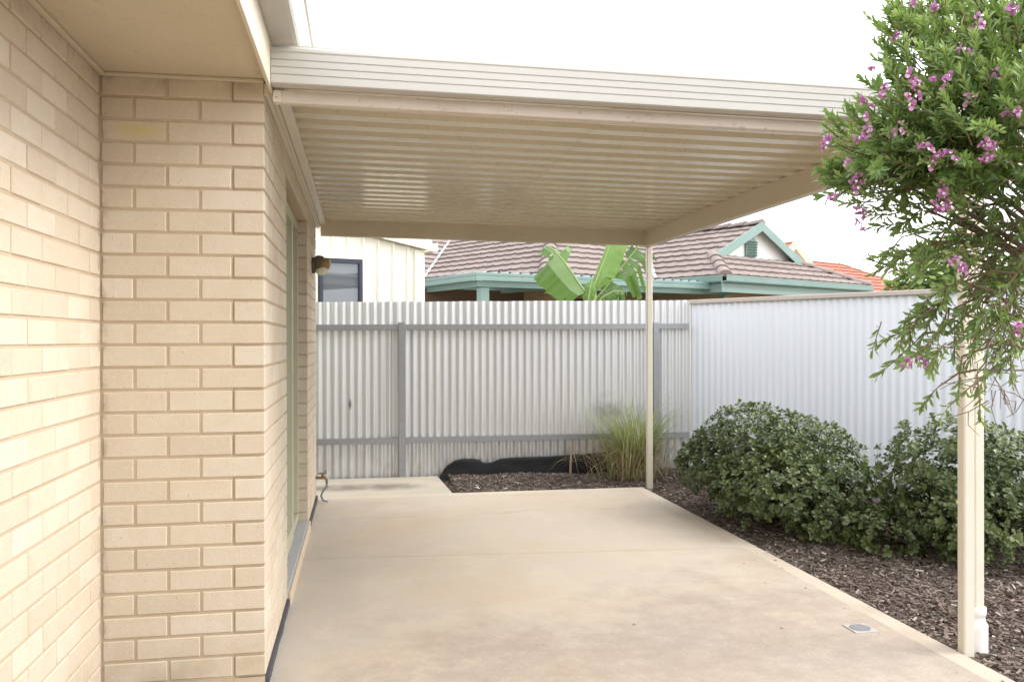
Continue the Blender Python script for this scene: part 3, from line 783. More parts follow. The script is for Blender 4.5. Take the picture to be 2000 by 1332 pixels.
# (px, py, depth, rx, ry, twigs, leaves per twig, tint, droop); tint paints in top light and backlit shade
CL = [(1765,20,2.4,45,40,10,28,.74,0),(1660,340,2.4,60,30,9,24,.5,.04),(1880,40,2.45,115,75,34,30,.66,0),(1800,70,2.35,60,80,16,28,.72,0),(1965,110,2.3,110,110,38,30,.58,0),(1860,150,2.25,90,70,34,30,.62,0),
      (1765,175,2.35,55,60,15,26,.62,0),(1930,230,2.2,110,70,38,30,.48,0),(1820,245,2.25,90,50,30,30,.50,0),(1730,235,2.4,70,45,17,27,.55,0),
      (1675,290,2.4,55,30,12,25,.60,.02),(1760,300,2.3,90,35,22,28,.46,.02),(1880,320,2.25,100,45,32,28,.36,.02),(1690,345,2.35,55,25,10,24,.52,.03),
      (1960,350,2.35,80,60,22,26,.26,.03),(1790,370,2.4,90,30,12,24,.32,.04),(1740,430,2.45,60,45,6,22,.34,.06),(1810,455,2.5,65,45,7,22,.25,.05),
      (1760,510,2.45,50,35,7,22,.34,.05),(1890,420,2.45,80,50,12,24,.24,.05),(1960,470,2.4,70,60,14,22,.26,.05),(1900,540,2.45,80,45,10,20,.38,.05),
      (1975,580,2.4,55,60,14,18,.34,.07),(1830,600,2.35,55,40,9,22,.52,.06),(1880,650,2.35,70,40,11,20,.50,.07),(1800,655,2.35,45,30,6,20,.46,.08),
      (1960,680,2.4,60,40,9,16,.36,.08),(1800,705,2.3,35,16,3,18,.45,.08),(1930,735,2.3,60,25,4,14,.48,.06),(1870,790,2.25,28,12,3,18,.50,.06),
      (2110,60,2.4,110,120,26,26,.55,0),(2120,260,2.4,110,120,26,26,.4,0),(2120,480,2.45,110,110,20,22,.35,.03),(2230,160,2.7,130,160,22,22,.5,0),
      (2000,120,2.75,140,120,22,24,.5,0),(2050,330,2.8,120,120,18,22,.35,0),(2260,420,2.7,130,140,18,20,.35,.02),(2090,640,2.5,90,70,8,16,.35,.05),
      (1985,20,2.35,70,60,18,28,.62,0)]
root = V((2.95, 2.35, -.06)); fork = V((2.72, 2.38, .85)); fork2 = V((2.50, 2.42, 1.28))
tr.tube([root, V((2.90,2.36,.3)), fork, fork2], [.045,.038,.032,.024], 10)
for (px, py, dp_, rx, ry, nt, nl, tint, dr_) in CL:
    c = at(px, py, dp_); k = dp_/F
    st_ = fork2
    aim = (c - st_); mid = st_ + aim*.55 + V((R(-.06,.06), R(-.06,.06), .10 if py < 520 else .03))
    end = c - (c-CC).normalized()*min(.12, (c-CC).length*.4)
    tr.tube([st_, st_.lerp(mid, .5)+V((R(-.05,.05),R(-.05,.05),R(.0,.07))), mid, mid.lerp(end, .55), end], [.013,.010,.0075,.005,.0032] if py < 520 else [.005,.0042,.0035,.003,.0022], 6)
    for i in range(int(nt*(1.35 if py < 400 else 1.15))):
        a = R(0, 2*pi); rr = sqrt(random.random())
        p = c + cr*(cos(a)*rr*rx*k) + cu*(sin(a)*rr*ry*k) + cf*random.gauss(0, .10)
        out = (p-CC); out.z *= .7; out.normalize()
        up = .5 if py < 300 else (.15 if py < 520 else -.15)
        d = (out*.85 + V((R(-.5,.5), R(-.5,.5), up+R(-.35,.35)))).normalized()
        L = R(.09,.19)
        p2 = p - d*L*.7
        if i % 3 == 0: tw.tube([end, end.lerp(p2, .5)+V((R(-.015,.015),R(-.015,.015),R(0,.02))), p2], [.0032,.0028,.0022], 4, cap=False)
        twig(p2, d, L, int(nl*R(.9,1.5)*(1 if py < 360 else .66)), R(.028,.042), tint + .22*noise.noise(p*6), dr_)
for (px, py, rx, ry, n) in ((1965,520,60,60,70),(1978,600,50,60,70),(1930,660,60,50,40),(1950,760,60,50,26)):
    for i in range(n):
        p = at(px+R(-rx,rx), py+R(-ry,ry), 2.45+R(-.15,.2)); d = V((R(-1,.3), R(-.6,.6), R(-.8,.5))).normalized(); L = R(.05,.13)
        tw.tube([p, p+d*L*.5+V((R(-.02,.02),0,R(-.02,.02))), p+d*L+V((0,0,R(-.04,.02)))], [.0016,.0013,.0008], 4, cap=False)
FLW = [(1710,130,2.2),(1795,163,2.1),(1786,200,2.1),(1848,145,2.1),(1832,160,2.12),(1700,240,2.25),(1686,262,2.25),(1752,250,2.15),(1822,308,2.1),(1857,305,2.08),(1803,296,2.1),
       (1915,268,2.05),(1928,300,2.05),(1943,292,2.05),(1655,322,2.25),(1672,346,2.25),(1840,368,2.15),(1848,392,2.15),(1832,398,2.18),(1634,388,2.3),(1664,368,2.25),(1687,415,2.3),(1690,440,2.3),
       (1880,520,2.25),(1860,505,2.25),(1905,66,2.15),(1965,20,2.1),(1920,42,2.1),(1815,6,2.25),(1782,4,2.3),(1990,640,2.2),(1766,706,2.25),(1800,712,2.25),(1727,178,2.2),(1690,198,2.25),
       (1772,152,2.15),(1612,280,2.3),(1622,272,2.3),(1745,70,2.3),(1880,90,2.15),(1975,215,2.05),(2040,120,2.2),(2080,260,2.2),(1890,190,2.08),(1950,150,2.1)]
def petal(mb, p, d, n, L, W, t):
    d = d.normalized(); s = d.cross(n).normalized(); n = s.cross(d); vs = [p]
    for a, w, h in ((.25,.55,.05),(.6,1,.12),(.9,.6,.10)): vs += [p + d*L*a - s*W*.5*w + n*L*h, p + d*L*a + s*W*.5*w + n*L*h]
    vs.append(p + d*L + n*L*.06)
    mb.add(vs, [(0,2,1),(1,2,4,3),(3,4,6,5),(5,6,7)], t)
for (px, py, dp_) in FLW:
    p = at(px, py, dp_); fm = MB(); fm.fixn = False
    back = (CC - p).normalized(); twig(p + back*.12 + V((0,0,-.02)), -back + V((0,0,.15)), .115, 20, .03, .6, 0)
    for k in range(random.choice((2,3,3,4))):
        c = p + V((R(-.016,.016), R(-.016,.016), R(-.016,.016)))
        f = (-cf + V((R(-.9,.9), R(-.9,.9), R(-.7,.3)))).normalized(); sd = f.orthogonal().normalized(); u = f.cross(sd); an = R(0,6.28)
        sd, u = sd*cos(an)+u*sin(an), u*cos(an)-sd*sin(an); z = R(.68,1.0)
        fm.lathe(c - f*.007, [(.001,0),(.0035,.003),(.004,.008),(.002,.013)], 6, f, .35)
        petal(fm, c, sd + f*.35 + u*.3, f, .0165*z, .0135*z, R(.35,.75)); petal(fm, c, -sd + f*.35 + u*.3, f, .0165*z, .0135*z, R(.35,.75))
        petal(fm, c, u*.8 + f*.6, -u*.3+f, .012*z, .009*z, R(.1,.4)); petal(fm, c+f*.004, f + u*.1, u, .012*z, .007*z, R(.1,.5))
        petal(fm, c + f*.013*z, f*.7 - u*.7, u + f, .008*z, .010*z, 1.0)
    fm.build('flower_cluster', FM, sh)
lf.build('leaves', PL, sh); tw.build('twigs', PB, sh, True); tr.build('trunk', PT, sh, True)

# ------------------------------------------------------------------ cream shed behind the fence
A2 = V((.933, .36, 0)); B2 = V((-.36, .933, 0))       # along the shed front, and away from us
Q0 = V((-.50, 10.14, 0))
sd_ = thing('garden_shed', 'cream ribbed steel shed with dark framed window behind the back fence', 'shed', Q0)
SW = 1.36; SL = -3.2                                   # the front runs from SL to SW along A2
def sp(s, t, z): return Q0 + A2*s + B2*t + V((0,0,z))
def roofz(s): return 2.453 + .176*(1.36 - s)         # falling to the right
b = MB(); b.fixn = False
prof = []
s = SL
while s < SW-.13:
    for a, h in ((0,0),(.145,0),(.155,.022),(.176,.022),(.188,0)): prof.append((s+a, h))
    s += .19
W0, W1, WZ1, WZ0 = .03, .555, 2.285, 1.2
for i in range(len(prof)-1):
    (a, h), (c, k) = prof[i], prof[i+1]
    ra, rc = roofz(a)-.02, roofz(c)-.02
    def wl_(z0a, z0c, z1a, z1c): b.add([sp(a,-h,z0a), sp(c,-k,z0c), sp(c,-k,z1c), sp(a,-h,z1a)], [(0,1,2,3)])
    if c > W0 and a < W1: wl_(-.1,-.1,WZ0,WZ0); wl_(WZ1,WZ1,ra,rc)
    else: wl_(-.1,-.1,ra,rc)
b.obox(sp(SW-.13,-.026,-.1), A2*.13, B2*.03, (0,0,roofz(SW)+.08))
b.obox(sp(SW-.004,.0041,-.1), A2*.004, B2*3.0, (0,0,roofz(SW)+.06))
b.build('wall', SHEDM, sd_)
b = MB(); b.add([sp(SL,-.05,roofz(SL)), sp(SW+.06,-.05,roofz(SW+.06)), sp(SW+.06,3,roofz(SW+.06)), sp(SL,3,roofz(SL)), sp(SL,-.05,roofz(SL)+.03), sp(SW+.06,-.05,roofz(SW+.06)+.03), sp(SW+.06,3,roofz(SW+.06)+.03), sp(SL,3,roofz(SL)+.03)],
    [(0,1,2,3),(4,7,6,5),(0,4,5,1),(1,5,6,2),(2,6,7,3),(3,7,4,0)])
b.build('roof', SHEDM, sd_)
b = MB()
for (ta, tb, dz0, dz1, e) in ((-.085,-.052,-.01,.115,.075),):
    b.add([sp(SL,ta,roofz(SL)+dz0), sp(SW+e,ta,roofz(SW+e)+dz0), sp(SW+e,tb,roofz(SW+e)+dz0), sp(SL,tb,roofz(SL)+dz0), sp(SL,ta,roofz(SL)+dz1), sp(SW+e,ta,roofz(SW+e)+dz1), sp(SW+e,tb,roofz(SW+e)+dz1), sp(SL,tb,roofz(SL)+dz1)],
      [(0,1,2,3),(4,7,6,5),(0,4,5,1),(1,5,6,2),(2,6,7,3),(3,7,4,0)])
b.build('barge_board', SHEDM, sd_)
b = MB(); b.sweep([(0,0),(.07,0),(.085,.02),(.085,.10),(.09,.105),(.08,.11),(.075,.02),(0,.01)], sp(SW+.061,-.10,roofz(SW)-.035), sp(SW+.061,3,roofz(SW)-.035), A2, (0,0,1)); b.build('gutter', SHEDM, sd_)
wn = bpy.data.objects.new('window', None); COL.objects.link(wn); wn.parent = sd_; wn.location = A2*W0 + V((0,0,WZ0))
b = MB()
for (a, c, z0, z1) in ((W0, W0+.045, WZ0, WZ1), (W1-.04, W1, WZ0, WZ1), (W0+.0451, W1-.0401, WZ1-.05, WZ1), (W0+.0451, W1-.0401, WZ0, WZ0+.04)):
    b.obox(sp(a,-.035,z0), A2*(c-a), B2*.06, (0,0,z1-z0))
b.build('frame', NAVY, wn)
b = MB(); b.obox(sp(W0+.04,-.004,WZ0+.03), A2*(W1-W0-.07), B2*.008, (0,0,WZ1-WZ0-.07)); b.build('pane', SGLASS, wn)
b = MB(); b.obox(sp(W1+.001,-.037,WZ0), A2*.045, B2*.03, (0,0,WZ1-WZ0+.03)); b.obox(sp(W0-.04,-.037,WZ1+.001), A2*(W1-W0+.04), B2*.03, (0,0,.029)); b.build('architrave', SHEDM, wn)

# ------------------------------------------------------------------ neighbour's tiled house
A3 = V((.866, .5, 0)); B3 = V((-.5, .866, 0)); PITCH = 25.5; TP = tan(radians(PITCH))
ZE = CAMZ + 1.15
K1 = V((6.52, 14.76, ZE)); I1 = K1 + B3*1.65; K2 = I1 - A3*2.9; K3 = K2 + B3*3.9
nh = thing('tiled_house', 'brown tiled house with teal gutters, gablet and verandah behind the back fence', 'house', (5.0, 17.5, 0))
WB = 5.2; SG = 1.124; RG = 3.3; RL = 7.0
b = MB(); b.fixn = False
tiled(K1, A3, B3, PITCH, [(0,0),(WB,0),(WB-SG,SG),(SG,SG)], b)                                  # hip end under the gablet
tiled(K1, B3, A3, PITCH, [(0,0),(1.65,0),(1.65+SG,SG),(SG,SG)], b); tiled(K1, B3, A3, PITCH, [(SG-.12,SG),(1.65+SG,SG),(1.65+2.6,2.6),(SG-.12,2.6)], b)                   # left side of the main roof up to the ridge
tiled(K1 + A3*WB, B3, -A3, PITCH, [(0,0),(RL,0),(RL,SG),(SG,SG)], b); tiled(K1 + A3*WB, B3, -A3, PITCH, [(SG-.12,SG),(RL,SG),(RL,2.6),(SG-.12,2.6)], b)
tiled(K2, A3, B3, PITCH, [(0,0),(2.9,0),(2.9+RG,RG),(RG,RG)], b)
tiled(K2, B3, A3, PITCH, [(0,0),(3.9,0),(3.9+RG,RG),(RG,RG)], b)
tiled(K3 - A3*4, A3, B3, PITCH, [(0,0),(4.0,0),(4.0+RG,RG),(0,RG)], b)
ro = b.build('roof', TILE, nh)
APX = K1 + A3*2.6 + B3*SG + V((0,0,2.6*TP))
for q0, q1, r_ in ((K1 + V((0,0,.02)), K1 + A3*SG + B3*SG + V((0,0,SG*TP+.02)), .115), (K1 + A3*WB + V((0,0,.02)), K1 + A3*(WB-SG) + B3*SG + V((0,0,SG*TP+.02)), .115),
        (APX - B3*.15 + V((0,0,.03)), APX + B3*5 + V((0,0,.03)), .115), (K2 + V((0,0,.02)), K2 + (A3+B3)*RG + V((0,0,RG*TP+.02)), .13)):
    b = MB(); caps(b, q0, q1, r_); b.build('ridge_cap', TILE, ro)
# valley flashing
for q, dd in ((K3, A3+B3), (I1, A3+B3)):
    b = MB()
    e = q + dd*RG + V((0,0,RG*TP)); sdv = dd.cross(V((0,0,1))).normalized()
    b.add([q+sdv*.035+V((0,0,.05)), e+sdv*.035+V((0,0,.05)), e-sdv*.035+V((0,0,.05)), q-sdv*.035+V((0,0,.05))], [(0,1,2,3)])
    b.build('valley_flashing', LEAD, ro)
# gablet
gl, gr2 = K1 + A3*SG + B3*SG + V((0,0,SG*TP)), K1 + A3*(WB-SG) + B3*SG + V((0,0,SG*TP))
b = MB(); o_ = B3*.03
b.add([gl+o_, gr2+o_, APX+o_, gl+o_+B3*.05, gr2+o_+B3*.05, APX+o_+B3*.05], [(0,1,2),(3,5,4),(0,2,5,3),(1,4,5,2),(0,3,4,1)])
ga = b.build('gable', WHITEP, nh)
b = MB(); hw = (WB-2*SG)/2; HB_ = .20; out = -B3*.16
for sgn in (-1, 1):
    foot = (gl if sgn < 0 else gr2) + A3*sgn*.16 - V((0,0,.16*TP)); ap = APX.copy()
    dz = V((0,0,.06))
    b.add([foot+out+dz, ap+out+dz, ap+out+dz-V((0,0,HB_)), foot+out+dz-V((0,0,HB_)), foot+out+dz+B3*.03, ap+out+dz+B3*.03, ap+out+dz-V((0,0,HB_))+B3*.03, foot+out+dz-V((0,0,HB_))+B3*.03],
          [(0,1,2,3),(4,7,6,5),(0,4,5,1),(2,6,7,3),(0,3,7,4),(1,5,6,2)])
b.build('barge_board', TEAL, nh)
b = MB(); c0 = APX - V((0,0,1.24*1)) ; zc = gl.z
vc = K1 + A3*2.42 + B3*SG
b.obox(vc - A3*.19 - B3*.012 + V((0,0,SG*TP+.03)), A3*.38, B3*.04, (0,0,.30))
b.add([vc - A3*.19 - B3*.012 + V((0,0,SG*TP+.33)), vc + A3*.19 - B3*.012 + V((0,0,SG*TP+.33)), vc + A3*.08 - B3*.012 + V((0,0,SG*TP+.46)), vc - A3*.06 - B3*.012 + V((0,0,SG*TP+.46))], [(0,1,2,3)])
for k in range(6): b.obox(vc - A3*.17 - B3*.04 + V((0,0,SG*TP+.05+.055*k)), A3*.34, B3*.03, V((0,0,.022)) - B3*.02)
b.build('vent', TEAL, nh)
b = MB(); b.obox(gl - A3*.05 - B3*.16 + V((0,0,-.045)), A3*(WB-2*SG+.1), B3*.18, V((0,0,.012)) + B3*0); b.build('apron_flashing', LEAD, nh)
# gutters, eaves, walls
b = MB()
def gut(p, q, outd):
    d = (q-p).normalized()
    b.sweep([(0,-.02),(.09,-.02),(.10,.0),(.105,.08),(.11,.09),(.10,.10),(.095,.09),(.09,.0),(0,0)], p + V((0,0,-.10)), q + V((0,0,-.10)), outd, (0,0,1))
    b.sweep([(-.02,-.20),(.0,-.20),(.0,.0),(-.02,.0)], p + V((0,0,-.10)), q + V((0,0,-.10)), outd, (0,0,1))
gut(K1 - A3*.10, K1 + A3*WB, -B3); gut(K1 + B3*1.65, K1 - B3*.0, -A3); gut(K2, I1, -B3); gut(K3, K2, -A3); gut(K3, K3-A3*4, -B3); gut(K1+A3*WB, K1+A3*WB+B3*RL, A3)
b.build('gutter', TEAL, nh)
b = MB(); e = .5
def wallb(p, q, inn, mb): mb.add([V((p.x,p.y,-.1)), V((q.x,q.y,-.1)), V((q.x,q.y,ZE-.2)), V((p.x,p.y,ZE-.2))], [(0,1,2,3)])
k1i = K1 + A3*e + B3*e
b.obox(V((k1i.x,k1i.y,-.1)), A3*(WB-2*e), B3*6.0, (0,0,ZE-.1)); 
k2i = K2 + A3*e + B3*e
b.obox(V((k2i.x,k2i.y,-.1)), A3*4.6, B3*3.5, (0,0,ZE-.1))
b.build('wall', NWALL2, nh)
for q, s0, L_, z0, z1 in ((k1i, .9, .9, .9, 2.05), (k1i, 2.3, 1.0, .9, 2.0), (k2i, .4, 1.6, .1, 2.1)):
    b = MB(); b.obox(q + A3*s0 - B3*.02 + V((0,0,z0-q.z)), A3*L_, B3*.03, (0,0,z1-z0))
    b.build('window', GLASS, nh)
b = MB(); b.obox(K2 + V((0,0,-.215)), A3*3, B3*e, (0,0,.012)); b.obox(K1 + V((0,0,-.215)) + B3*.0, A3*WB, B3*e, (0,0,.012)); b.build('soffit', SOFFIT, nh)
# verandah
VA = V((.933,.36,0)); VB = V((-.36,.933,0)); V0 = V((1.82,13.39,CAMZ+1.05)); VL = 5.61; VD = 2.2
ve = bpy.data.objects.new('verandah', None); COL.objects.link(ve); ve.parent = nh; ve.location = V0 - nh.location
b = MB(); b.fixn = False
n = int(VL/.2)
for i in range(n):
    for (a, c, h, k) in ((0,.14,0,0),(.14,.155,0,.025),(.155,.185,.025,.025),(.185,.2,.025,0)):
        p, q = V0 + VA*(VL*i/n+a*VL/n/.2), V0 + VA*(VL*i/n+c*VL/n/.2)
        b.add([p+V((0,0,h)), q+V((0,0,k)), q+VB*VD+V((0,0,k+.04)), p+VB*VD+V((0,0,h+.04))], [(0,1,2,3)])
b.build('roof_sheet', LEAD, ve)
b = MB()
gp2 = [(-.0,-.14),(.085,-.14),(.095,-.13),(.095,-.085),(.090,-.080),(.090,-.055),(.095,-.050),(.095,-.01),(.087,-.005),(.085,-.13),(-.0,-.13)]
b.sweep(gp2, V0 - VA*.10, V0 + VA*(VL+.02), -VB, (0,0,1)); b.sweep(gp2, V0 - VB*.10 + VA*-.005, V0 + VB*3.4 - VA*.005, -VA, (0,0,1))
b.build('gutter', TEAL, ve)
b = MB(); b.obox(V0 + VB*.06 + V((0,0,-.22)), VA*VL, VB*.06, (0,0,.19)); b.obox(V0 + VB*.121 + VA*.06 + V((0,0,-.22)), VA*.06, VB*3, (0,0,.19)); b.build('beam', TEAL, ve)
for s, w in ((.07,.145),(2.72,.07),(5.30,.09)):
    b = MB(); p = V0 + VA*s + VB*.04; b.obox(V((p.x,p.y,-.1)), VA*w, VB*w, (0,0,V0.z-.235+.1)); b.build('post', TEAL, ve)
b = MB(); p = V0 + VB*2.0 + VA*-.3; b.obox(V((p.x,p.y,-.1)), VA*5.0, VB*.2, (0,0,V0.z-.15+.1)); b.build('rear_wall', NWALL, ve)
for s, L_, z1 in ((2.9,1.0,2.1),(4.15,.35,2.1)):
    b = MB(); q = V0 + VB*1.985 + VA*s; b.obox(V((q.x,q.y,.2)), VA*L_, VB*.014, (0,0,z1-.2))
    b.build('window', GLASS, ve)
# antenna on the ridge
p = APX + B3*1.0; b = MB(); b.tube([p+V((0,0,-.1)), p+V((0,0,1.1))], .014, 6); b.tube([p+V((0,0,.95))-A3*.35, p+V((0,0,.95))+A3*.35], .007, 5)
for k in (-.3,-.15,0,.15,.3): b.tube([p+A3*k+V((0,0,.95))-B3*.25, p+A3*k+V((0,0,.95))+B3*.25], .005, 4)
tag(b.build('roof_antenna', GALV, None, True, p), 'thin grey aerial mast on the ridge of the brown tiled roof', 'antenna')

# ------------------------------------------------------------------ orange roofed house beyond
oh = thing('orange_roofed_house', 'house with orange tiled roof and cream gablet beyond the brown tiled house', 'house', at(1640, 560, 29) * 1.0)
oh.location.z = 0
OA = at(1549, 474, 27.0); ZO = OA.z - 1.9
b = MB(); b.fixn = False
hw = .72; GZ = .80; tpo = GZ/hw
OPI = math.degrees(math.atan(.62))
base = OA - B3*0; e0 = V((OA.x, OA.y, ZO)) - A3*(1.9/.62)
tiled(e0, B3, A3, OPI, [(0,0),(5,0),(5,1.9/.62),(0,1.9/.62)], b)
e1 = V((OA.x, OA.y, ZO)) + A3*(1.9/.62)
tiled(e1, B3, -A3, OPI, [(0,0),(5,0),(5,1.9/.62),(0,1.9/.62)], b)
ft = at(1592, 560, 27.5); rg = at(1660, 511, 30)
o1 = V((at(1610, 566, 26.5).x, at(1610, 566, 26.5).y, at(1610, 566, 26.5).z))
tiled(o1, A3, B3, 27, [(-2,0),(7.6,0),(5.2,2.4),(-2,2.4)], b)
tiled(o1 + A3*7.6, B3, -A3, 27, [(0,0),(5,0),(5,2.4),(2.4,2.4)], b)
b.build('roof', OTILE, oh)
b = MB()
for sgn in (-1, 1):
    foot = OA + A3*sgn*1.5 - V((0,0,1.5*.62)); u_ = -B3*.1
    b.add([foot+u_, OA+u_+V((0,0,.06)), OA+u_-V((0,0,.20)), foot+u_-V((0,0,.24)), foot+u_+B3*.04, OA+u_+V((0,0,.06))+B3*.04, OA+u_-V((0,0,.20))+B3*.04, foot+u_-V((0,0,.24))+B3*.04],
          [(0,1,2,3),(4,7,6,5),(0,4,5,1),(2,6,7,3),(0,3,7,4),(1,5,6,2)])
b.build('barge_board', YCREAM, oh)
b = MB(); z_ = V((0,0,-.93)); q = B3*.02
b.add([OA+q, OA+q-A3*1.5+z_, OA+q+A3*1.5+z_, OA+q+B3*.05, OA+q+B3*.05-A3*1.5+z_, OA+q+B3*.05+A3*1.5+z_], [(0,1,2),(3,5,4),(0,3,4,1),(0,2,5,3),(1,4,5,2)])
b.build('gable', WHITEP, oh)
b = MB(); b.obox(OA - A3*.45 - B3*.03 + V((0,0,-.85)), A3*.34, B3*.04, (0,0,.42)); b.build('vent', m_flat('red_vent_paint', (.38,.09,.06), .6), oh)
b = MB(); caps(b, o1 + A3*7.6 + V((0,0,.03)), o1 + A3*5.2+B3*2.4 + V((0,0,2.4*.51+.03)), .11); b.build('ridge_cap', YCREAM, oh)
b = MB(); q0 = V((e0.x, e0.y, 0)) + A3*.5; b.obox(q0 + V((0,0,-.1)), A3*5.2, B3*5, (0,0,ZO)); q0 = V((o1.x,o1.y,0)) + B3*.5 - A3*1.5; b.obox(q0 + V((0,0,-.1)), A3*4.6, B3*3, (0,0,o1.z-.05)); b.build('wall', NWALL2, oh)

# ------------------------------------------------------------------ banana plant
bn = thing('banana_plant', 'banana plant with torn green leaves rising above the back fence', 'banana plant', (1.9, 9.7, -.1))
BL = m_leaf('banana_leaf', [(0,(.06,.10,.035)),(.45,(.11,.20,.05)),(.8,(.17,.30,.065)),(1,(.30,.32,.12))], .38, .5, .28, (.22,.42,.05))
BM_ = m_flat('banana_midrib', (.34,.42,.16), .5); BS_ = m_flat('banana_stem', (.25,.33,.10), .6)
BD = 9.75
bs = at(1158, 600, BD)
b = MB(); b.tube([V((bs.x,bs.y,-.15)), V((bs.x,bs.y,1.0)), at(1158,598,BD), at(1160,572,BD)], [.085,.07,.045,.03], 12); b.build('stem', BS_, bn, True)
def bleaf(pts, wl, wr, nrm, tint, tears=.25, name='leaf', shred=0):
    """pts: midrib polyline (world); wl, wr: half widths per midrib fraction"""
    mb = MB(); mb.fixn = False; N = 26; P = []
    for i in range(N+1):
        f = i/N*(len(pts)-1); k = min(len(pts)-2, int(f)); P.append(pts[k].lerp(pts[k+1], f-k))
    for side, wf in ((-1, wl), (1, wr)):
        i = 1; gap = 0
        while i < N:
            if wf(i/N) < .008: i += 1; continue
            n = random.choice((1,2)) if shred else random.choice((1,2,2,3,4) if tears > .2 else (4,5,7))
            j = min(N, i+n); ang = R(-.12,.12) if not shred else R(-.5,.5); dz = R(-.03,.03); vs = []
            for q in range(i, j+1):
                f = q/N; d = (P[min(N,q+1)]-P[max(0,q-1)]).normalized(); s = d.cross(nrm).normalized()*side
                w = wf(min(f,.999)); tv = tint + R(-.12,.12)
                sl = (s + d*(.28+ang)).normalized()
                e1 = P[q] + sl*w*.5 + nrm*(.05*w); e2 = P[q] + sl*w*R(.92,1.05) - nrm*(w*(.18+.3*shred)) + V((0,0,-w*(.10+.35*shred))) + V((0,0,dz*.3))
                if q == j and random.random() < tears+.3: e2 = e2 - d*(w*.10)
                vs += [P[q], e1, e2]
            m_ = len(vs)//3
            for q in range(m_-1): mb.add([vs[3*q],vs[3*q+1],vs[3*q+4],vs[3*q+3]], [(0,1,2,3)], max(0,min(1,tint+side*.06+R(-.05,.05)))); mb.add([vs[3*q+1],vs[3*q+2],vs[3*q+5],vs[3*q+4]], [(0,1,2,3)], max(0,min(1,tint+side*.06+R(-.08,.08))))
            i = j + (1 if random.random() < tears else 0)
    l = mb.build(name, BL, bn, True)
    rb = MB(); rb.tube(P, [.014*(1-.8*i/N) for i in range(N+1)], 6); rb.build('midrib', BM_, l, True)
random.seed(23)
tocam = (V((0,0,CAMZ)) - bs).normalized()
nA = (tocam + V((.3,0,.5))).normalized()
bleaf([at(1160,590,BD), at(1135,560,BD-.05), at(1105,515,BD-.10), at(1082,488,BD-.10), at(1066,478,BD-.05)],
      lambda f: .40*sin(pi*min(1,f*1.02))**.7 if .12 < f < .62 else (.13 if .62 <= f < .95 else 0), lambda f: .24 if .50 < f < .62 else (.10*(1-f) if f > .62 else .03), nA, .42, .35)
bleaf([at(1152,585,BD), at(1166,545,BD-.02), at(1182,505,BD), at(1196,465,BD+.02), at(1206,430,BD+.05)],
      lambda f: .045 if .12 < f < .95 else 0, lambda f: .19*min(1,(f-.08)*5) if .10 < f < .97 else 0, (tocam+V((-.3,0,.1))).normalized(), .72, .06)
bleaf([at(1165,585,BD+.03), at(1190,552,BD+.05), at(1222,512,BD+.10), at(1245,484,BD+.12), at(1262,470,BD+.14)],
      lambda f: .16*sin(pi*f)**.5 if f > .1 else 0, lambda f: .30*sin(pi*min(1,f*1.0))**.6 if f > .12 else 0, (tocam+V((.1,0,.3))).normalized(), .25, .3, 'leaf', 1)
bleaf([at(1150,600,BD-.03), at(1150,580,BD-.05), at(1153,562,BD-.05), at(1156,548,BD-.03)],
      lambda f: .085*sin(pi*f)**.6, lambda f: .075*sin(pi*f)**.6, tocam, .66, .05)
bleaf([at(1162,598,BD), at(1178,580,BD-.05), at(1200,568,BD-.10), at(1225,570,BD-.12)],
      lambda f: .10*sin(pi*f)**.6, lambda f: .14*sin(pi*f)**.6, (tocam+V((0,0,.5))).normalized(), .35, .3, 'leaf', 1)

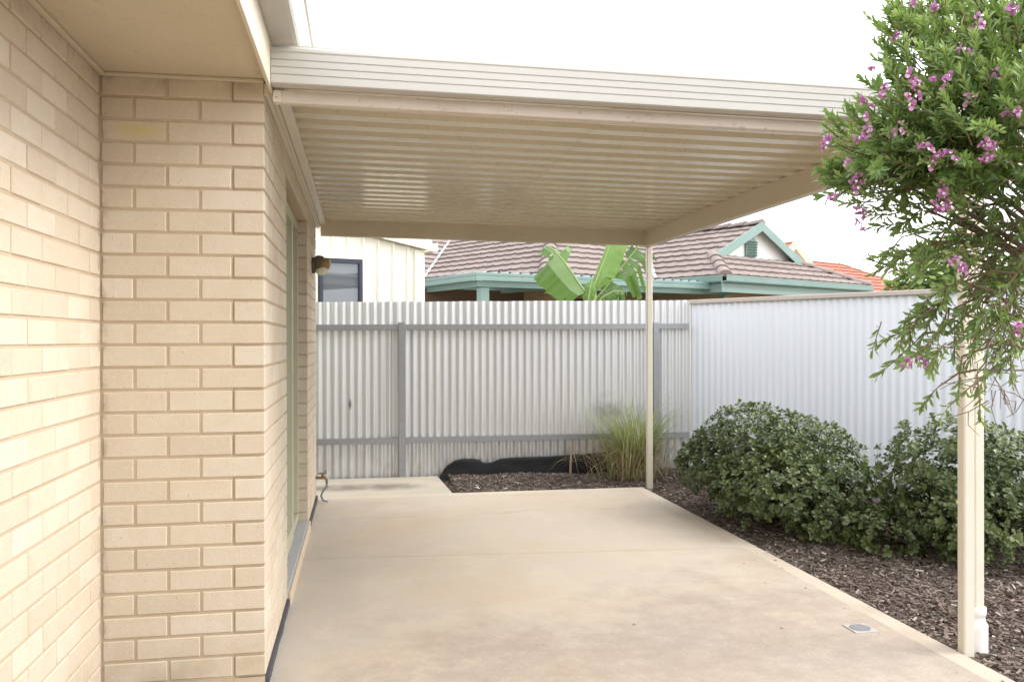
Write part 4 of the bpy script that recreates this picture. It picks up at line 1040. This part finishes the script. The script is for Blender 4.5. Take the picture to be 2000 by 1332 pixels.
# ------------------------------------------------------------------ vine shrub above the right fence
vc_ = at(1835, 545, 7.9)
vs_ = thing('leafy_shrub', 'light green leafy shrub showing above the capping of the right fence', 'shrub', (vc_.x, vc_.y, -.1))
VLm = m_leaf('light_shrub_leaf', [(0,(.14,.21,.07)),(.5,(.27,.36,.13)),(1,(.44,.50,.24))], .42, .5, .35)
b = MB(); b.fixn = False; s2 = MB()
for (px, py, d, r, n) in ((1835,525,7.9,.20,330),(1800,548,7.8,.16,260),(1868,508,8.0,.20,300),(1930,520,7.9,.3,330),(2000,540,7.6,.3,300),(1768,562,7.9,.11,130),(1745,568,7.9,.06,50),(1860,600,7.9,.3,200)):
    c = at(px, py, d); s2.tube([V((vc_.x, vc_.y, -.1)), V((vc_.x,vc_.y,.9)).lerp(c,.4), c], [.03,.018,.006], 6)
    for i in range(n):
        u = V((random.gauss(0,1), random.gauss(0,1), random.gauss(0,1))).normalized(); p = c + u*r*R(.5,1.1)
        dd = (u + V((R(-.6,.6),R(-.6,.6),R(-.6,.4)))).normalized(); l = R(.06,.13)
        b.leaf(p, dd, V((R(-.5,.5),R(-.5,.5),1)), l, l*.55, random.random(), .4, .3, .7)
b.build('leaves', VLm, vs_); s2.build('stems', HB, vs_, True)

# ------------------------------------------------------------------ light
SUN_EL, SUN_AZ = radians(38), radians(98)        # azimuth clockwise from +y
w = bpy.data.worlds.new('World'); S.world = w; w.use_nodes = True; nt = w.node_tree
bg = nt.nodes['Background']; sky = nt.nodes.new('ShaderNodeTexSky'); sky.sky_type = 'NISHITA'; sky.sun_disc = False
sky.sun_elevation = SUN_EL; sky.sun_rotation = SUN_AZ; sky.air_density = 1.0; sky.dust_density = 4.0; sky.ozone_density = 1.0
mx = nt.nodes.new('ShaderNodeMix'); mx.data_type = 'RGBA'; mx.inputs['Factor'].default_value = .80
mx.inputs['B'].default_value = (12.6, 12.75, 13.0, 1)                # overcast cloud deck
nt.links.new(sky.outputs[0], mx.inputs['A']); nt.links.new(mx.outputs['Result'], bg.inputs[0]); bg.inputs[1].default_value = .10
sd = bpy.data.lights.new('sun', 'SUN'); sd.energy = 1.05; sd.angle = radians(30); sd.color = (1, .97, .93)
so_ = bpy.data.objects.new('sun', sd); COL.objects.link(so_)
dv = V((sin(SUN_AZ)*cos(SUN_EL), cos(SUN_AZ)*cos(SUN_EL), sin(SUN_EL)))
so_.rotation_euler = (-dv).to_track_quat('-Z', 'Y').to_euler(); so_.location = (0, 0, 20)

S.view_settings.view_transform = 'Standard'; S.view_settings.look = 'None'; S.view_settings.gamma = 1; S.view_settings.exposure = 1.38
S.cycles.use_denoising = True; S.cycles.max_bounces = 8; S.cycles.diffuse_bounces = 5
